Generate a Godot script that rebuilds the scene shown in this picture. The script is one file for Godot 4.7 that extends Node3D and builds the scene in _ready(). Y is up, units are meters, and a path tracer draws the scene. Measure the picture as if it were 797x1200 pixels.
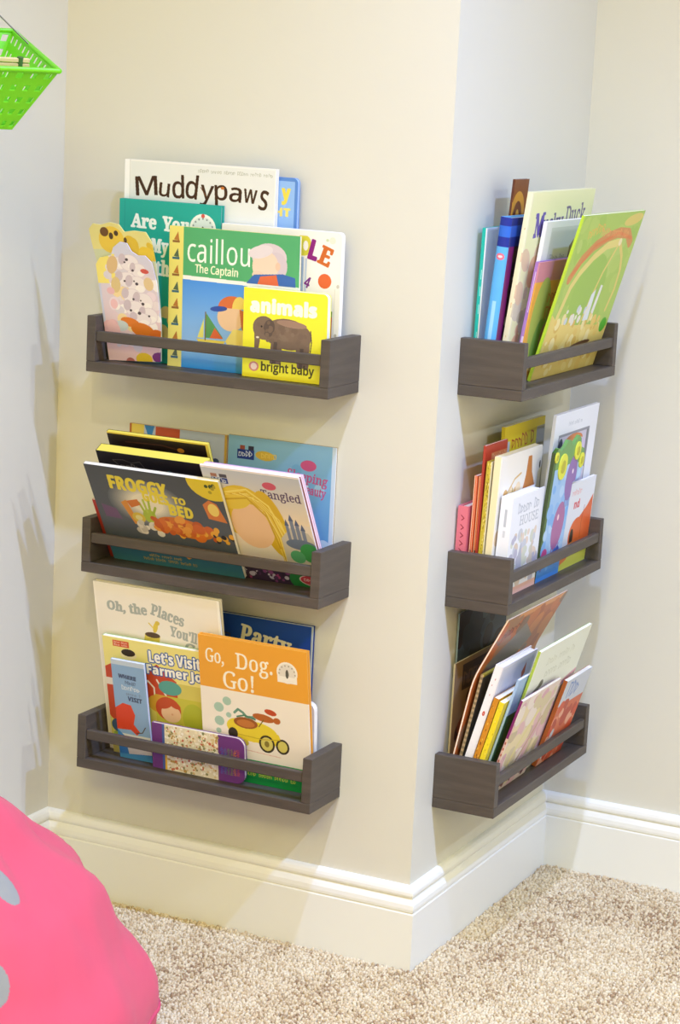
extends Node3D
# A corner of a playroom: two stacks of dark stained wall shelves filled with children's books.

const WALL_L := -0.6363      # x of the left wall
const WALL_B := -0.547       # z of the wall beyond the alcove
const ROOM_R := 3.7
const ROOM_Z := 4.7
const CEIL := 2.72

# unseen ceiling lamps: x, z, colour, energy, label, beam half angle, edge softness
var LAMPS := [
	[0.46, 0.78, Color(0.625, 0.735, 1), 4.2, "unseen ceiling light nearest the outer wall corner, casting shelf shadows", 54.0, 1.0],
	[1.71, 0.78, Color(0.54, 0.675, 1), 6.6, "unseen ceiling light in front of the alcove, casting shelf shadows", 80.0, 1.0],
	[0.46, 2.03, Color(1, 0.93, 0.82), 1.45, "unseen ceiling light midway along the left of the room, lighting the walls", 80.0, 1.0],
	[1.71, 2.03, Color(1, 0.99, 0.84), 1.6, "unseen ceiling light in the middle of the room, lighting the walls", 80.0, 1.0],
	[2.96, 0.78, Color(0.93, 0.97, 1), 2.5, "unseen ceiling light at the far right, placed to light the left wall", 85.0, 0.6]]
var FILL_PANEL := [0.9, 3.7, Color(1, 0.935, 0.6), 8.6]  # added warm fill behind the camera: x, z, colour, energy
var EXPOSURE := 1.0

var taken := {}
var im: Image
var K := 2.2                 # print pixels per millimetre
var mats := {}
var text_cache := {}

# ------------------------------------------------------------------ helpers
func numbered(n: String) -> String:
	var c: int = taken.get(n, 0)
	taken[n] = c + 1
	return n if c == 0 else "%s_%03d" % [n, c]

func thing(called: String, label: String, category: String, group := "") -> Node3D:
	var o := Node3D.new()
	o.name = numbered(called)
	add_child(o)
	o.set_meta("label", label)
	o.set_meta("category", category)
	if group != "": o.set_meta("group", group)
	return o

func begin() -> SurfaceTool:
	var st := SurfaceTool.new()
	st.begin(Mesh.PRIMITIVE_TRIANGLES)
	st.set_smooth_group(-1)
	return st

func done(st: SurfaceTool, called: String, m: Material, parent: Node = self) -> MeshInstance3D:
	st.generate_normals()
	var o := MeshInstance3D.new()
	o.mesh = st.commit()
	o.material_override = m
	o.name = numbered(called) if parent == self else called
	parent.add_child(o, true)
	return o

func structure(st: SurfaceTool, called: String, m: Material) -> MeshInstance3D:
	var o := done(st, called, m)
	o.set_meta("kind", "structure")
	return o

# corners counter-clockwise seen from outside
func quad(st: SurfaceTool, a: Vector3, b: Vector3, c: Vector3, d: Vector3, ua := Vector2.ZERO, ub := Vector2.ZERO, uc := Vector2.ZERO, ud := Vector2.ZERO) -> void:
	tri(st, a, b, c, ua, ub, uc)
	tri(st, a, c, d, ua, uc, ud)

func tri(st: SurfaceTool, a: Vector3, b: Vector3, c: Vector3, ua := Vector2.ZERO, ub := Vector2.ZERO, uc := Vector2.ZERO) -> void:
	st.set_uv(ua); st.add_vertex(a)
	st.set_uv(uc); st.add_vertex(c)
	st.set_uv(ub); st.add_vertex(b)

# box with chamfered edges
func cbox(st: SurfaceTool, lo: Vector3, hi: Vector3, c := 0.0) -> void:
	var f := func(sx: int, sy: int, sz: int, ax: int) -> Vector3:
		var p := Vector3(hi.x if sx > 0 else lo.x, hi.y if sy > 0 else lo.y, hi.z if sz > 0 else lo.z)
		var i := Vector3(-c * sx, -c * sy, -c * sz)
		i[ax] = 0.0
		return p + i
	for ax in 3:
		for s in [-1, 1]:
			var q := []
			for k in [[-1, -1], [1, -1], [1, 1], [-1, 1]]:
				var v := [0, 0, 0]
				v[ax] = s; v[(ax + 1) % 3] = k[0]; v[(ax + 2) % 3] = k[1]
				q.append(f.call(v[0], v[1], v[2], ax))
			if s > 0: quad(st, q[0], q[1], q[2], q[3])
			else: quad(st, q[3], q[2], q[1], q[0])
	if c <= 0.0: return
	for ax in 3:           # edges parallel to ax
		var b := (ax + 1) % 3
		var d := (ax + 2) % 3
		for sb in [-1, 1]:
			for sd in [-1, 1]:
				var v := [0, 0, 0]
				v[b] = sb; v[d] = sd
				v[ax] = -1
				var p0: Vector3 = f.call(v[0], v[1], v[2], b)
				var p1: Vector3 = f.call(v[0], v[1], v[2], d)
				v[ax] = 1
				var p2: Vector3 = f.call(v[0], v[1], v[2], d)
				var p3: Vector3 = f.call(v[0], v[1], v[2], b)
				p0[ax] = lo[ax] + c; p1[ax] = lo[ax] + c; p2[ax] = hi[ax] - c; p3[ax] = hi[ax] - c
				if sb * sd > 0: quad(st, p0, p1, p2, p3)
				else: quad(st, p3, p2, p1, p0)
	for sx in [-1, 1]:
		for sy in [-1, 1]:
			for sz in [-1, 1]:
				var a: Vector3 = f.call(sx, sy, sz, 0)
				var b2: Vector3 = f.call(sx, sy, sz, 1)
				var c2: Vector3 = f.call(sx, sy, sz, 2)
				if sx * sy * sz > 0: tri(st, a, b2, c2)
				else: tri(st, a, c2, b2)

# prism over a counter-clockwise outline, from z0 (back) to z1 (front); uv spans w by h
func prism(st: SurfaceTool, pts: PackedVector2Array, z0: float, z1: float, w: float, h: float) -> void:
	var t := Geometry2D.triangulate_polygon(pts)
	var uv := func(p: Vector2) -> Vector2: return Vector2(clampf(p.x / w, 0.003, 0.997), clampf(1.0 - p.y / h, 0.003, 0.997))
	for i in range(0, t.size(), 3):
		var a := pts[t[i]]; var b := pts[t[i + 1]]; var c := pts[t[i + 2]]
		if (b - a).cross(c - a) < 0.0:
			var s := b; b = c; c = s
		tri(st, Vector3(a.x, a.y, z1), Vector3(b.x, b.y, z1), Vector3(c.x, c.y, z1), uv.call(a), uv.call(b), uv.call(c))
		tri(st, Vector3(a.x, a.y, z0), Vector3(c.x, c.y, z0), Vector3(b.x, b.y, z0), uv.call(a), uv.call(c), uv.call(b))
	for i in pts.size():
		var a := pts[i]; var b := pts[(i + 1) % pts.size()]
		quad(st, Vector3(a.x, a.y, z0), Vector3(b.x, b.y, z0), Vector3(b.x, b.y, z1), Vector3(a.x, a.y, z1), uv.call(a), uv.call(b), uv.call(b), uv.call(a))

func rounded(x0: float, y0: float, x1: float, y1: float, rl: float, rr: float) -> PackedVector2Array:
	var p := PackedVector2Array()
	for k in [[x1 - rr, y0 + rr, -90, rr], [x1 - rr, y1 - rr, 0, rr], [x0 + rl, y1 - rl, 90, rl], [x0 + rl, y0 + rl, 180, rl]]:
		var n := 5 if k[3] > 0.0 else 0
		for i in n + 1:
			var a := deg_to_rad(k[2] + (90.0 * i / n if n > 0 else 0.0))
			p.append(Vector2(k[0] + k[3] * cos(a), k[1] + k[3] * sin(a)))
	return p

func tube(st: SurfaceTool, path: Array, r: float, n := 8) -> void:
	var rings := []
	for i in path.size():
		var t: Vector3 = (path[mini(i + 1, path.size() - 1)] - path[maxi(i - 1, 0)]).normalized()
		var u := t.cross(Vector3.UP if absf(t.y) < 0.9 else Vector3.RIGHT).normalized()
		var v := u.cross(t)
		var ring := []
		for k in n:
			var a := TAU * k / n
			ring.append(path[i] + (u * cos(a) + v * sin(a)) * r)
		rings.append(ring)
	st.set_smooth_group(0)
	for i in rings.size() - 1:
		for k in n:
			var k2 := (k + 1) % n
			quad(st, rings[i][k], rings[i][k2], rings[i + 1][k2], rings[i + 1][k])
	st.set_smooth_group(-1)
	for k in range(1, n - 1):
		tri(st, rings[0][0], rings[0][k + 1], rings[0][k])
		tri(st, rings[-1][0], rings[-1][k], rings[-1][k + 1])

func paint(c: Color, rough := 0.6, spec := 0.5) -> StandardMaterial3D:
	var key := "%s %f %f" % [c.to_html(), rough, spec]
	if mats.has(key): return mats[key]
	var m := StandardMaterial3D.new()
	m.albedo_color = c
	m.roughness = rough
	m.metallic_specular = spec
	mats[key] = m
	return m

func printed(rough := 0.38) -> StandardMaterial3D:
	var m := StandardMaterial3D.new()
	m.albedo_texture = ImageTexture.create_from_image(im)
	m.roughness = rough
	m.metallic_specular = 0.4
	m.texture_repeat = false
	return m

# ------------------------------------------------------------------ printing: all in millimetres from the top left of the cover
func canvas(w: float, h: float, c: Color) -> void:
	im = Image.create(int(w * K), int(h * K), false, Image.FORMAT_RGB8)
	im.fill(c)

func H(s: String) -> Color: return Color.html(s)

func rc(x: float, y: float, w: float, h: float, c: Color) -> void:
	im.fill_rect(Rect2i(roundi(x * K), roundi(y * K), maxi(1, roundi(w * K)), maxi(1, roundi(h * K))), c)

func fill(pts: PackedVector2Array, c: Color) -> void:      # pts in pixels
	var lo := INF; var hi := -INF
	for p in pts:
		lo = minf(lo, p.y); hi = maxf(hi, p.y)
	var n := pts.size()
	for y in range(maxi(0, floori(lo)), mini(im.get_height() - 1, ceili(hi)) + 1):
		var yc := y + 0.5
		var xs := []
		for i in n:
			var a := pts[i]; var b := pts[(i + 1) % n]
			if (a.y <= yc) != (b.y <= yc):
				xs.append(a.x + (yc - a.y) / (b.y - a.y) * (b.x - a.x))
		xs.sort()
		for i in range(0, xs.size() - 1, 2):
			var x0 := roundi(xs[i]); var x1 := roundi(xs[i + 1])
			if x1 > x0: im.fill_rect(Rect2i(x0, y, x1 - x0, 1), c)

func pg(a: Array, c: Color) -> void:        # flat list x, y, x, y
	var p := PackedVector2Array()
	for i in range(0, a.size(), 2): p.append(Vector2(a[i], a[i + 1]) * K)
	fill(p, c)

func el(x: float, y: float, rx: float, ry: float, c: Color, rot := 0.0, from := 0.0, to := 360.0) -> void:
	var p := PackedVector2Array()
	for i in 25:
		var t := deg_to_rad(lerpf(from, to, i / 24.0))
		p.append((Vector2(x, y) + Vector2(cos(t) * rx, sin(t) * ry).rotated(deg_to_rad(rot))) * K)
	fill(p, c)

func ln(a: Array, w: float, c: Color) -> void:
	for i in range(0, a.size() - 2, 2):
		var p := Vector2(a[i], a[i + 1]); var q := Vector2(a[i + 2], a[i + 3])
		var d := (q - p).normalized().orthogonal() * w * 0.5
		fill(PackedVector2Array([(p + d) * K, (q + d) * K, (q - d) * K, (p - d) * K]), c)
		el(q.x, q.y, w / 2, w / 2, c)
	el(a[0], a[1], w / 2, w / 2, c)

func letters(s: String, face: String, weight: int) -> Array:
	var key := s + face + str(weight)
	if text_cache.has(key): return text_cache[key]
	var f := SystemFont.new()
	f.font_names = PackedStringArray([face])
	f.font_weight = weight
	var t := TextMesh.new()
	t.font = f; t.text = s; t.font_size = 48; t.pixel_size = 0.02; t.depth = 0.0; t.curve_step = 2.0
	var a := t.get_mesh_arrays()
	var v: PackedVector3Array = a[Mesh.ARRAY_VERTEX]
	var ix: PackedInt32Array = a[Mesh.ARRAY_INDEX] if a[Mesh.ARRAY_INDEX] != null else PackedInt32Array(range(v.size()))
	var lo := Vector2(INF, INF); var hi := -lo
	for p in v:
		lo = lo.min(Vector2(p.x, p.y)); hi = hi.max(Vector2(p.x, p.y))
	text_cache[key] = [v, ix, lo, hi]
	return text_cache[key]

# lettering stretched into the box x, y, w, h; rot in degrees about the box's middle; fat = stroke thickening
func tx(s: String, x: float, y: float, w: float, h: float, c: Color, rot := 0.0, fat := 0.0, face := "Droid Sans", weight := 400) -> void:
	var a := letters(s, face, weight)
	var v: PackedVector3Array = a[0]; var ix: PackedInt32Array = a[1]
	var lo: Vector2 = a[2]; var hi: Vector2 = a[3]
	var sc := Vector2(w, h) / (hi - lo)
	var mid := Vector2(x + w / 2, y + h / 2)
	var r := deg_to_rad(rot)
	var offs := [Vector2.ZERO]
	if fat > 0.0:
		for k in 8: offs.append(Vector2.from_angle(TAU * k / 8) * fat)
	var q := PackedVector2Array()
	for p in v:
		q.append((mid + (Vector2((p.x - lo.x) * sc.x - w / 2, (hi.y - p.y) * sc.y - h / 2)).rotated(r)) * K)
	for o in offs:
		var d: Vector2 = o * K
		for i in range(0, ix.size(), 3):
			fill(PackedVector2Array([q[ix[i]] + d, q[ix[i + 1]] + d, q[ix[i + 2]] + d]), c)

# a line of print too blurred to read: letter-like strokes in the box x, y, w, h
func scrib(x: float, y: float, w: float, h: float, c: Color, rot := 0.0, sd := 1) -> void:
	var g := RandomNumberGenerator.new()
	g.seed = sd * 131 + int(x * 7 + y * 3)
	var n := maxi(1, roundi(w / (h * 0.72)))
	var mid := Vector2(x + w / 2, y + h / 2)
	for i in n:
		if n > 6 and i % 6 == 5: continue
		var x0 := x + w * i / n; var cw := w / n * 0.74
		var pt := func(a: float, b: float) -> Vector2: return mid + (Vector2(x0 + a * cw, y + b * h) - mid).rotated(deg_to_rad(rot))
		var lo := 0.0 if g.randf() < 0.4 else 0.3
		var a: Vector2 = pt.call(g.randf() * 0.2, lo); var b: Vector2 = pt.call(g.randf() * 0.2, 1.0)
		ln([a.x, a.y, b.x, b.y], h * 0.15, c)
		var d: Vector2 = pt.call(1.0, lerpf(lo, 1.0, g.randf_range(0.0, 0.5))); var e: Vector2 = pt.call(0.95, g.randf_range(0.6, 1.0))
		ln([a.x, a.y, d.x, d.y, e.x, e.y], h * 0.13, c)
		if g.randf() < 0.5: ln([b.x, b.y, e.x, e.y], h * 0.12, c)

func blobs(x: float, y: float, w: float, h: float, n: int, r0: float, r1: float, cols: Array, sd: int) -> void:
	var g := RandomNumberGenerator.new()
	g.seed = sd
	for i in n:
		var r := g.randf_range(r0, r1)
		el(x + g.randf() * w, y + g.randf() * h, r, r * g.randf_range(0.6, 1.2), H(cols[g.randi() % cols.size()]), g.randf() * 180)

func wash(x: float, y: float, w: float, h: float, a: Color, b: Color) -> void:      # printed colour blend, top to bottom
	var n := maxi(1, int(h * K))
	for i in n: im.fill_rect(Rect2i(int(x * K), int(y * K) + i, int(w * K), 1), a.lerp(b, float(i) / n))

# ------------------------------------------------------------------ cover art
func art(id: String, w: float, h: float) -> void:
	match id:
		"blue_board":
			canvas(w, h, H("5c8bd0")); rc(4, 5, w - 9, h - 10, H("94bdee"))
			tx("y", 96, 16, 13, 22, H("f2d94e"), 0, 1.0, "Droid Sans", 700); tx("HT", 86, 44, 24, 11, H("f0dc70"), 0, 0.6, "Droid Sans", 700)
		"muddy":
			canvas(w, h, H("f3f2ea")); rc(0, 0, 9, h, H("fbfaf5")); rc(9, 0, 1.2, h, H("dcdcd4")); rc(11, 3, w - 14, h - 6, H("e6e8e2"))
			wash(11, 70, w - 14, 60, H("e6e8e2"), H("d3dcec"))
			scrib(124, 8, 122, 5, H("b9bcab"), 0)
			var c := H("40260f")
			var s := [["M", 20, 24, 36, 27, -5], ["u", 60, 32, 17, 19, 5], ["d", 82, 19, 19, 33, -3], ["d", 105, 17, 19, 34, 5], ["y", 129, 31, 21, 29, 3], ["p", 153, 29, 20, 30, -4], ["a", 177, 31, 19, 20, 3], ["w", 200, 32, 21, 19, 4], ["s", 226, 32, 13, 28, 9]]
			for l in s: tx(l[0], l[1], l[2], l[3], l[4], c, l[5], 0.45)
			el(165, 33, 3, 2, H("c8742c")); ln([129, 34, 138, 46], 1.2, H("7a4a1c"))
			el(190, 112, 46, 26, H("f4efe6")); el(225, 118, 30, 22, H("eee6f0")); rc(186, 84, 3, 16, H("c2ae5a")); el(205, 96, 9, 4, H("e3b7a4"), 10)
		"learn":
			canvas(w, h, H("f2f0ea")); blobs(6, 20, 110, 150, 26, 5, 12, ["c7dcae", "f0c987", "a8cbe6", "e79a86"], 3)
			rc(126, 8, 10, 28, H("d6cf46")); el(136, 22, 9, 14, H("d6cf46")); el(136, 22, 4, 7, H("f2f0ea")); rc(126, 38, 8, 60, H("a9bedb")); rc(136, 40, 3, 50, H("c3d0e4"))
			rc(126, 60, 4, 38, H("d5c080"))
			tx("L", 143, 14, 13, 27, H("8c1d7c"), 14, 1.2, "Droid Sans", 700); tx("E", 159, 22, 18, 25, H("cf6a28"), 20, 1.2, "Droid Serif", 700)
			el(168, 70, 10.5, 10.5, H("e46a35")); tx("4", 137, 66, 8, 15, H("7c2a86"), 20, 0.6); el(126, 60, 2, 2, H("c05a3a"))
			rc(175, 112, 7, 8, H("6a9a48")); rc(175, 120, 7, 60, H("cf5227")); el(189, 76, 2.2, 2.8, H("cfcabc")); el(188, 146, 2.2, 2.8, H("bdb7aa")); rc(184, 80, 1, 70, H("ddd9cf"))
			el(170, 12, 2.5, 2, H("c9d9b0")); el(178, 12, 5, 5, H("e3e8d3"))
		"teal":
			canvas(w, h, H("24a99b")); rc(9, 0, 1, h, H("1d958a"))
			var c := H("f4faf6")
			tx("Are", 21, 22, 42, 19, c, 2, 0.9, "Droid Serif", 700); tx("You", 74, 23, 45, 20, c, 2, 0.9, "Droid Serif", 700)
			tx("My", 56, 56, 28, 25, c, 2, 0.9, "Droid Serif", 700); tx("Mother?", 30, 86, 92, 22, c, 2, 0.9, "Droid Serif", 700)
			el(141, 36, 22, 22, H("f2f5ee")); el(141, 36, 18, 18, H("dde9e4")); el(141, 38, 2.5, 6, H("43484a")); el(141, 17, 3, 3, H("d4584a"))
			for k in 9: el(141 + 17 * cos(PI + PI * k / 8), 38 + 17 * sin(PI + PI * k / 8), 1.4, 1.4, H("8f9a98"))
			blobs(40, 140, 100, 70, 14, 5, 14, ["1b8f86", "d8c58a", "7e5f3a"], 5)
		"cap":
			canvas(w, h, H("eee27a")); rc(24, 0, w - 24, 73, H("56ad70")); wash(24, 76, w - 24, h - 76, H("4f95e6"), H("b9d6ef"))
			pg([24, 70, w, 73, w, 78, 24, 76], H("f5f5ee"))
			for k in 8: pg([8, 20 + k * 24, 15, 8 + k * 24, 17, 21 + k * 24], H("b97a3a" if k % 2 == 0 else "5a6b52")); rc(6, 21 + k * 24, 12, 3, H("93693a" if k % 2 == 0 else "3f6a80"))
			tx("caillou", 31, 14, 102, 36, H("f6faf0")); tx("The Captain", 44, 53, 70, 16, H("f3f4d2"), 1, 0.35)
			# grey haired sailor's portrait reduced to plain shapes: hair, collar and jumper colours
			el(164, 34, 28, 20, H("d9cbd0")); el(176, 46, 17, 20, H("d3c4cb")); el(158, 47, 21, 22, H("f0d3ba"), 14); el(150, 27, 20, 9, H("e3d8da"), -14); el(178, 46, 4, 6, H("e8c4a8")); el(146, 60, 9, 6, H("efcbb2")); pg([128, 73, 140, 60, 186, 56, 206, 60, 207, 73], H("3f6ab0")); pg([146, 73, 150, 62, 176, 58, 180, 73], H("dd6a40"))
			# boat under sail
			pg([48, 160, 96, 160, 90, 168, 54, 168], H("e6d25a")); pg([62, 158, 64, 122, 92, 156], H("5a9a58")); pg([70, 158, 78, 142, 92, 157], H("dc6a3a")); rc(62, 120, 1.6, 42, H("7a6a40")); pg([50, 158, 60, 130, 60, 158], H("e8e070"))
			# captain's cap, boy's shape left plain
			el(104, 125, 22, 20, H("eec9a4")); el(124, 124, 4, 6, H("e3b48c")); pg([118, 112, 130, 116, 132, 150, 122, 140], H("c8703a")); el(107, 112, 24, 18, H("d9713c"), 0, 180, 360); el(118, 112, 12, 18, H("efd468"), 0, 180, 360); el(84, 114, 14, 4, H("3453a8"), -6)
			pg([96, 160, 108, 142, 128, 142, 140, 190, 110, 180], H("f0dc78")); wash(24, 176, w - 24, h - 176, H("9fcbe8"), H("2f8fd8"))
		"puppy":
			canvas(w, h, H("e8dad8")); wash(0, 0, w, h, H("cfd2ea"), H("edc9cc")); rc(0, 20, 34, 44, H("f1e27a")); blobs(18, 10, 84, 150, 60, 4, 9, ["f3eef0", "e6dbe2", "e0cfda", "d9d3e0"], 7)
			blobs(20, 70, 70, 60, 12, 5, 12, ["f0d9a6", "efe6da", "ead9e6"], 8)
			rc(0, 64, 4, 60, H("c6cce6"))
			for p in [[40, 34, 12, 9], [58, 33, 15, 12], [72, 44, 12, 10], [50, 58, 16, 11], [66, 66, 16, 13], [56, 84, 15, 12], [74, 92, 15, 14], [58, 102, 16, 12], [80, 112, 14, 12], [66, 118, 16, 10]]: el(p[0], p[1], p[2] + 0.8, p[3] + 0.8, H("d8cbd8")); el(p[0], p[1], p[2], p[3], H("ece4ea")); el(p[0] - p[2] * 0.8, p[1] - p[3] * 0.5, p[2] * 0.4, p[3] * 0.7, H("cdbfcc"), 20); el(p[0] + p[2] * 0.3, p[1] + p[3] * 0.4, p[2] * 0.5, p[3] * 0.4, H("f4eff0"))
			for p in [[54, 28, 2.2], [50, 32, 1.4], [62, 44, 1.8], [46, 60, 1.6], [66, 64, 2.2], [62, 60, 1.2], [57, 87, 1.6], [72, 94, 2.2], [69, 89, 1.2], [50, 104, 1.8], [64, 108, 2.4], [80, 112, 1.6]]: el(p[0], p[1], p[2] * 1.2, p[2], H("4e444c"))
			el(28, 36, 9, 14, H("d9b98a"), 20); el(30, 66, 8, 12, H("dcc48e"), 10); el(86, 64, 8, 10, H("dfc69a"), -10)
			el(82, 45, 7, 3.5, H("cf5a50"), 10); el(46, 122, 16, 7, H("de7d2c"), 12); el(66, 134, 20, 11, H("d97a28"), 14); el(88, 142, 12, 10, H("d8702a")); el(66, 147, 12, 3, H("5aa8d8"))
			el(30, 128, 12, 8, H("c9d3d8")); el(38, 184, 8, 8, H("b56a62")); el(62, 178, 14, 10, H("e6c536")); el(92, 176, 16, 9, H("7a3a86"), 10); el(86, 190, 14, 6, H("e3c040")); blobs(8, 60, 26, 90, 8, 5, 10, ["ecc0c6", "e6b8c2"], 4)
		"puppy_back":
			canvas(w, h, H("dfd68c")); rc(0, 40, w, h, H("c9cfae")); el(34, 26, 24, 20, H("e6c64a")); el(22, 14, 8, 7, H("6b4a26")); el(34, 20, 4, 5, H("4a3826")); el(44, 16, 4, 4, H("4a3826")); blobs(50, 24, 60, 26, 10, 5, 12, ["e2c23c", "d8b838"], 6); el(60, 26, 3, 4, H("5a4526"))
		"animals":
			canvas(w, h, H("f7ef3a"))
			tx("animals", 12, 14, 104, 20, H("fbf9ee"), 0, 1.3, "Droid Sans", 700)
			var g := H("7d6858"); var d := H("5f5047")
			el(72, 62, 38, 22, g, 4); el(34, 56, 18, 17, g, 10); el(42, 56, 9, 13, d, 12); pg([18, 56, 26, 50, 28, 74, 24, 96, 19, 96, 19, 74], g); pg([46, 66, 64, 70, 62, 106, 44, 106], g); pg([50, 74, 56, 74, 54, 106, 48, 106], d); pg([84, 68, 108, 60, 106, 108, 88, 108], g); pg([92, 80, 98, 80, 96, 108, 90, 108], d)
			blobs(40, 48, 64, 26, 30, 2, 6, ["806a5a", "796455", "84705f", "776253"], 33); el(78, 47, 24, 5, H("a0816f"), 4); blobs(24, 48, 22, 22, 8, 2, 4, ["796455", "74604f"], 34); ln([108, 54, 110, 70, 108, 88], 1.6, d); el(30, 54, 1.5, 1.5, H("2a2420")); el(24, 70, 2.5, 1.5, H("ece0c8"))
			el(19, 112, 8, 7, H("d88a7a")); el(19, 112, 5, 5, H("f1d9c8")); tx("bright baby", 31, 104, 84, 17, H("4e4a22"), 0, 0.5)
		"greyblue":
			canvas(w, h, H("b9c3d4")); rc(0, 0, 4, 20, H("b86a28")); rc(4, 0, 22, 16, H("e6cd57")); pg([26, 0, 44, 0, 40, 14, 32, 14], H("3a82c4")); rc(46, 1, 42, 14, H("c2552c")); blobs(110, 40, 50, 100, 20, 5, 12, ["9fb2cc", "cdd3dc", "44506e"], 9); rc(w - 5, 0, 5, h, H("c9a24a"))
			el(150, 42, 6, 5, H("3c4c70"))
		"sleep":
			canvas(w, h, H("86b6d8")); wash(0, 0, w, h, H("8cbcdc"), H("5f9fd0")); blobs(10, 40, 160, 150, 40, 5, 14, ["a5cfe6", "76aed6", "c5deea"], 10); rc(w - 7, 0, 7, h, H("cfe0ee"))
			rc(16, 20, 28, 14, H("2b3f8c")); rc(20, 14, 8, 6, H("9a5140")); rc(34, 14, 9, 6, H("3a3848")); scrib(18, 22, 24, 8, H("dfe6f4"), 0)
			el(62, 26, 16, 7, H("d3b24a"), 3); scrib(56, 20, 26, 9, H("e6c95e"), 0)
			el(134, 32, 13, 8, H("cc5a86")); tx("Sleeping", 100, 42, 66, 18, H("c65a8a"), 6, 0.4, "Droid Serif"); tx("Beauty", 124, 62, 40, 16, H("c65a8a"), 6, 0.4, "Droid Serif")
		"black_a":
			canvas(w, h, H("221a18")); rc(0, 0, w, 3, H("e3cf57")); rc(w - 5, 0, 5, h, H("e3cf57")); ln([30, 15, 90, 13, 120, 18], 2, H("4a3026")); el(122, 18, 6, 4, H("b77a2a"))
		"black_b":
			canvas(w, h, H("19151a")); rc(0, 0, 2, h, H("2d2a2e")); rc(w - 7, 0, 7, h, H("dac557"))
			ln([34, 22, 26, 14, 44, 12, 58, 16, 72, 12, 78, 22], 1.2, H("5a5458")); scrib(38, 18, 34, 12, H("6b646a"), 0); el(120, 24, 5, 3, H("3f5a6a"))
		"red":
			canvas(w, h, H("b03a2c"))
		"froggy":
			canvas(w, h, H("5a5f66")); wash(0, 0, w, h, H("4a4d52"), H("5f6670")); for q in 14: el(92, 62, 66 - q * 3, 44 - q * 2, H("5f646a").lerp(H("e3dcc4"), q / 13.0))
			var c := H("dfce3c")
			tx("FROGGY", 36, 18, 96, 24, c, 2, 1.1, "Droid Sans", 700); tx("GOES", 88, 40, 42, 18, c, 3, 0.9, "Droid Sans", 700); tx("TO", 139, 42, 20, 12, c, 2, 0.6, "Droid Sans", 700); tx("BED", 128, 58, 38, 20, c, 4, 0.9, "Droid Sans", 700)
			el(w - 14, 4, 40, 34, H("ddc62c")); blobs(w - 26, 8, 20, 18, 6, 2, 4, ["3f4a1c", "a89820"], 2)
			pg([188, 48, 200, 38, 212, 44, 222, 78, 192, 74], H("cf7a3a")); el(204, 56, 9, 12, H("e9cf6a"))
			el(90, 86, 11, 13, H("a6b93c"), 8); ln([84, 82, 78, 62], 4, H("a6b93c")); ln([88, 78, 86, 56], 4, H("b2c44a")); ln([93, 78, 95, 58], 4, H("a6b93c")); ln([97, 82, 104, 68], 4, H("9cb034")); pg([46, 66, 56, 60, 68, 104, 60, 106], H("cf8a34")); pg([56, 62, 76, 56, 80, 66, 62, 74], H("c9742c")); el(70, 92, 11, 10, H("cdb33c")); el(70, 92, 6, 5, H("d8cf8a")); blobs(66, 100, 40, 20, 18, 4, 9, ["d9d3c4", "c4beb0", "e3ddcd"], 13)
			el(146, 100, 46, 18, H("c8742a"), 8); blobs(110, 90, 90, 26, 22, 4, 10, ["d88a2e", "e3a83c", "b85a26", "d9762a", "c8642a"], 12); blobs(96, 84, 60, 30, 26, 4, 8, ["d0702a", "e09a3c", "c25f28"], 16); pg([10, 74, 34, 80, 40, 100, 12, 98], H("6b5070")); blobs(190, 104, 34, 14, 8, 3, 6, ["e0a73a", "2b2a30"], 14)
			rc(0, 138, w, h - 138, H("2f6478")); wash(0, 138, w, h - 138, H("28566a"), H("4a8aa0")); scrib(68, 162, 56, 5, H("dcae4e"), 0); scrib(56, 170, 92, 5, H("dcae4e"), 0); pg([124, 150, 150, 154, 136, 162], H("e09a3a"))
		"tangled":
			canvas(w, h, H("e8ddd0")); wash(0, 0, w, 90, H("bcc4d6"), H("f0dfc6")); rc(0, 0, w, 4, H("f3eef4"))
			rc(14, 20, 26, 10, H("2b3f8c")); rc(14, 13, 10, 6, H("9a6a58")); rc(28, 13, 12, 6, H("4a4858")); scrib(16, 21, 22, 8, H("dfe6f4"), 0)
			el(106, 24, 11, 7, H("cc5a70")); tx("Tangled", 90, 32, 62, 20, H("57476a"), 2, 0.3, "Droid Serif")
			# long golden hair falling in waves, with a warm peach ground: no figure
			el(54, 80, 46, 50, H("dcbc34"), 6); el(96, 96, 22, 62, H("d8b42e"), -8); el(110, 128, 16, 40, H("e0c244"), -6); el(62, 104, 34, 42, H("ecc59c")); el(40, 56, 30, 20, H("e4c844"), -12); for q in 9: ln([22 + q * 4, 52 - q, 60 + q * 3, 40 + q * 2, 84 + q * 3, 70 + q * 2, 98 + q * 2, 120, 100 + q * 2.2, 168], 1.6, H(["e8cc50", "d0a82c", "f0de78"][q % 3]))
			ln([30, 46, 66, 36, 96, 62, 112, 110, 116, 150], 3, H("efdc70")); ln([24, 60, 64, 52, 90, 84, 98, 140], 3, H("caa428"))
			pg([104, 120, 124, 96, 150, 104, w, 120, w, 170, 104, 170], H("c9c4b8"))
			# hill town, generic roofs
			for t in [[116, 94, 5, 30], [124, 84, 6, 40], [132, 92, 6, 32], [140, 100, 6, 24]]: rc(t[0], t[1], t[2], t[3], H("7e8aa6")); pg([t[0] - 1, t[1], t[0] + t[2] / 2.0, t[1] - 12, t[0] + t[2] + 1, t[1]], H("56648a"))
			el(134, 128, 24, 10, H("6a7a96")); el(146, 142, 16, 18, H("3f9a58")); el(124, 152, 12, 12, H("57a878"))
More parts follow.
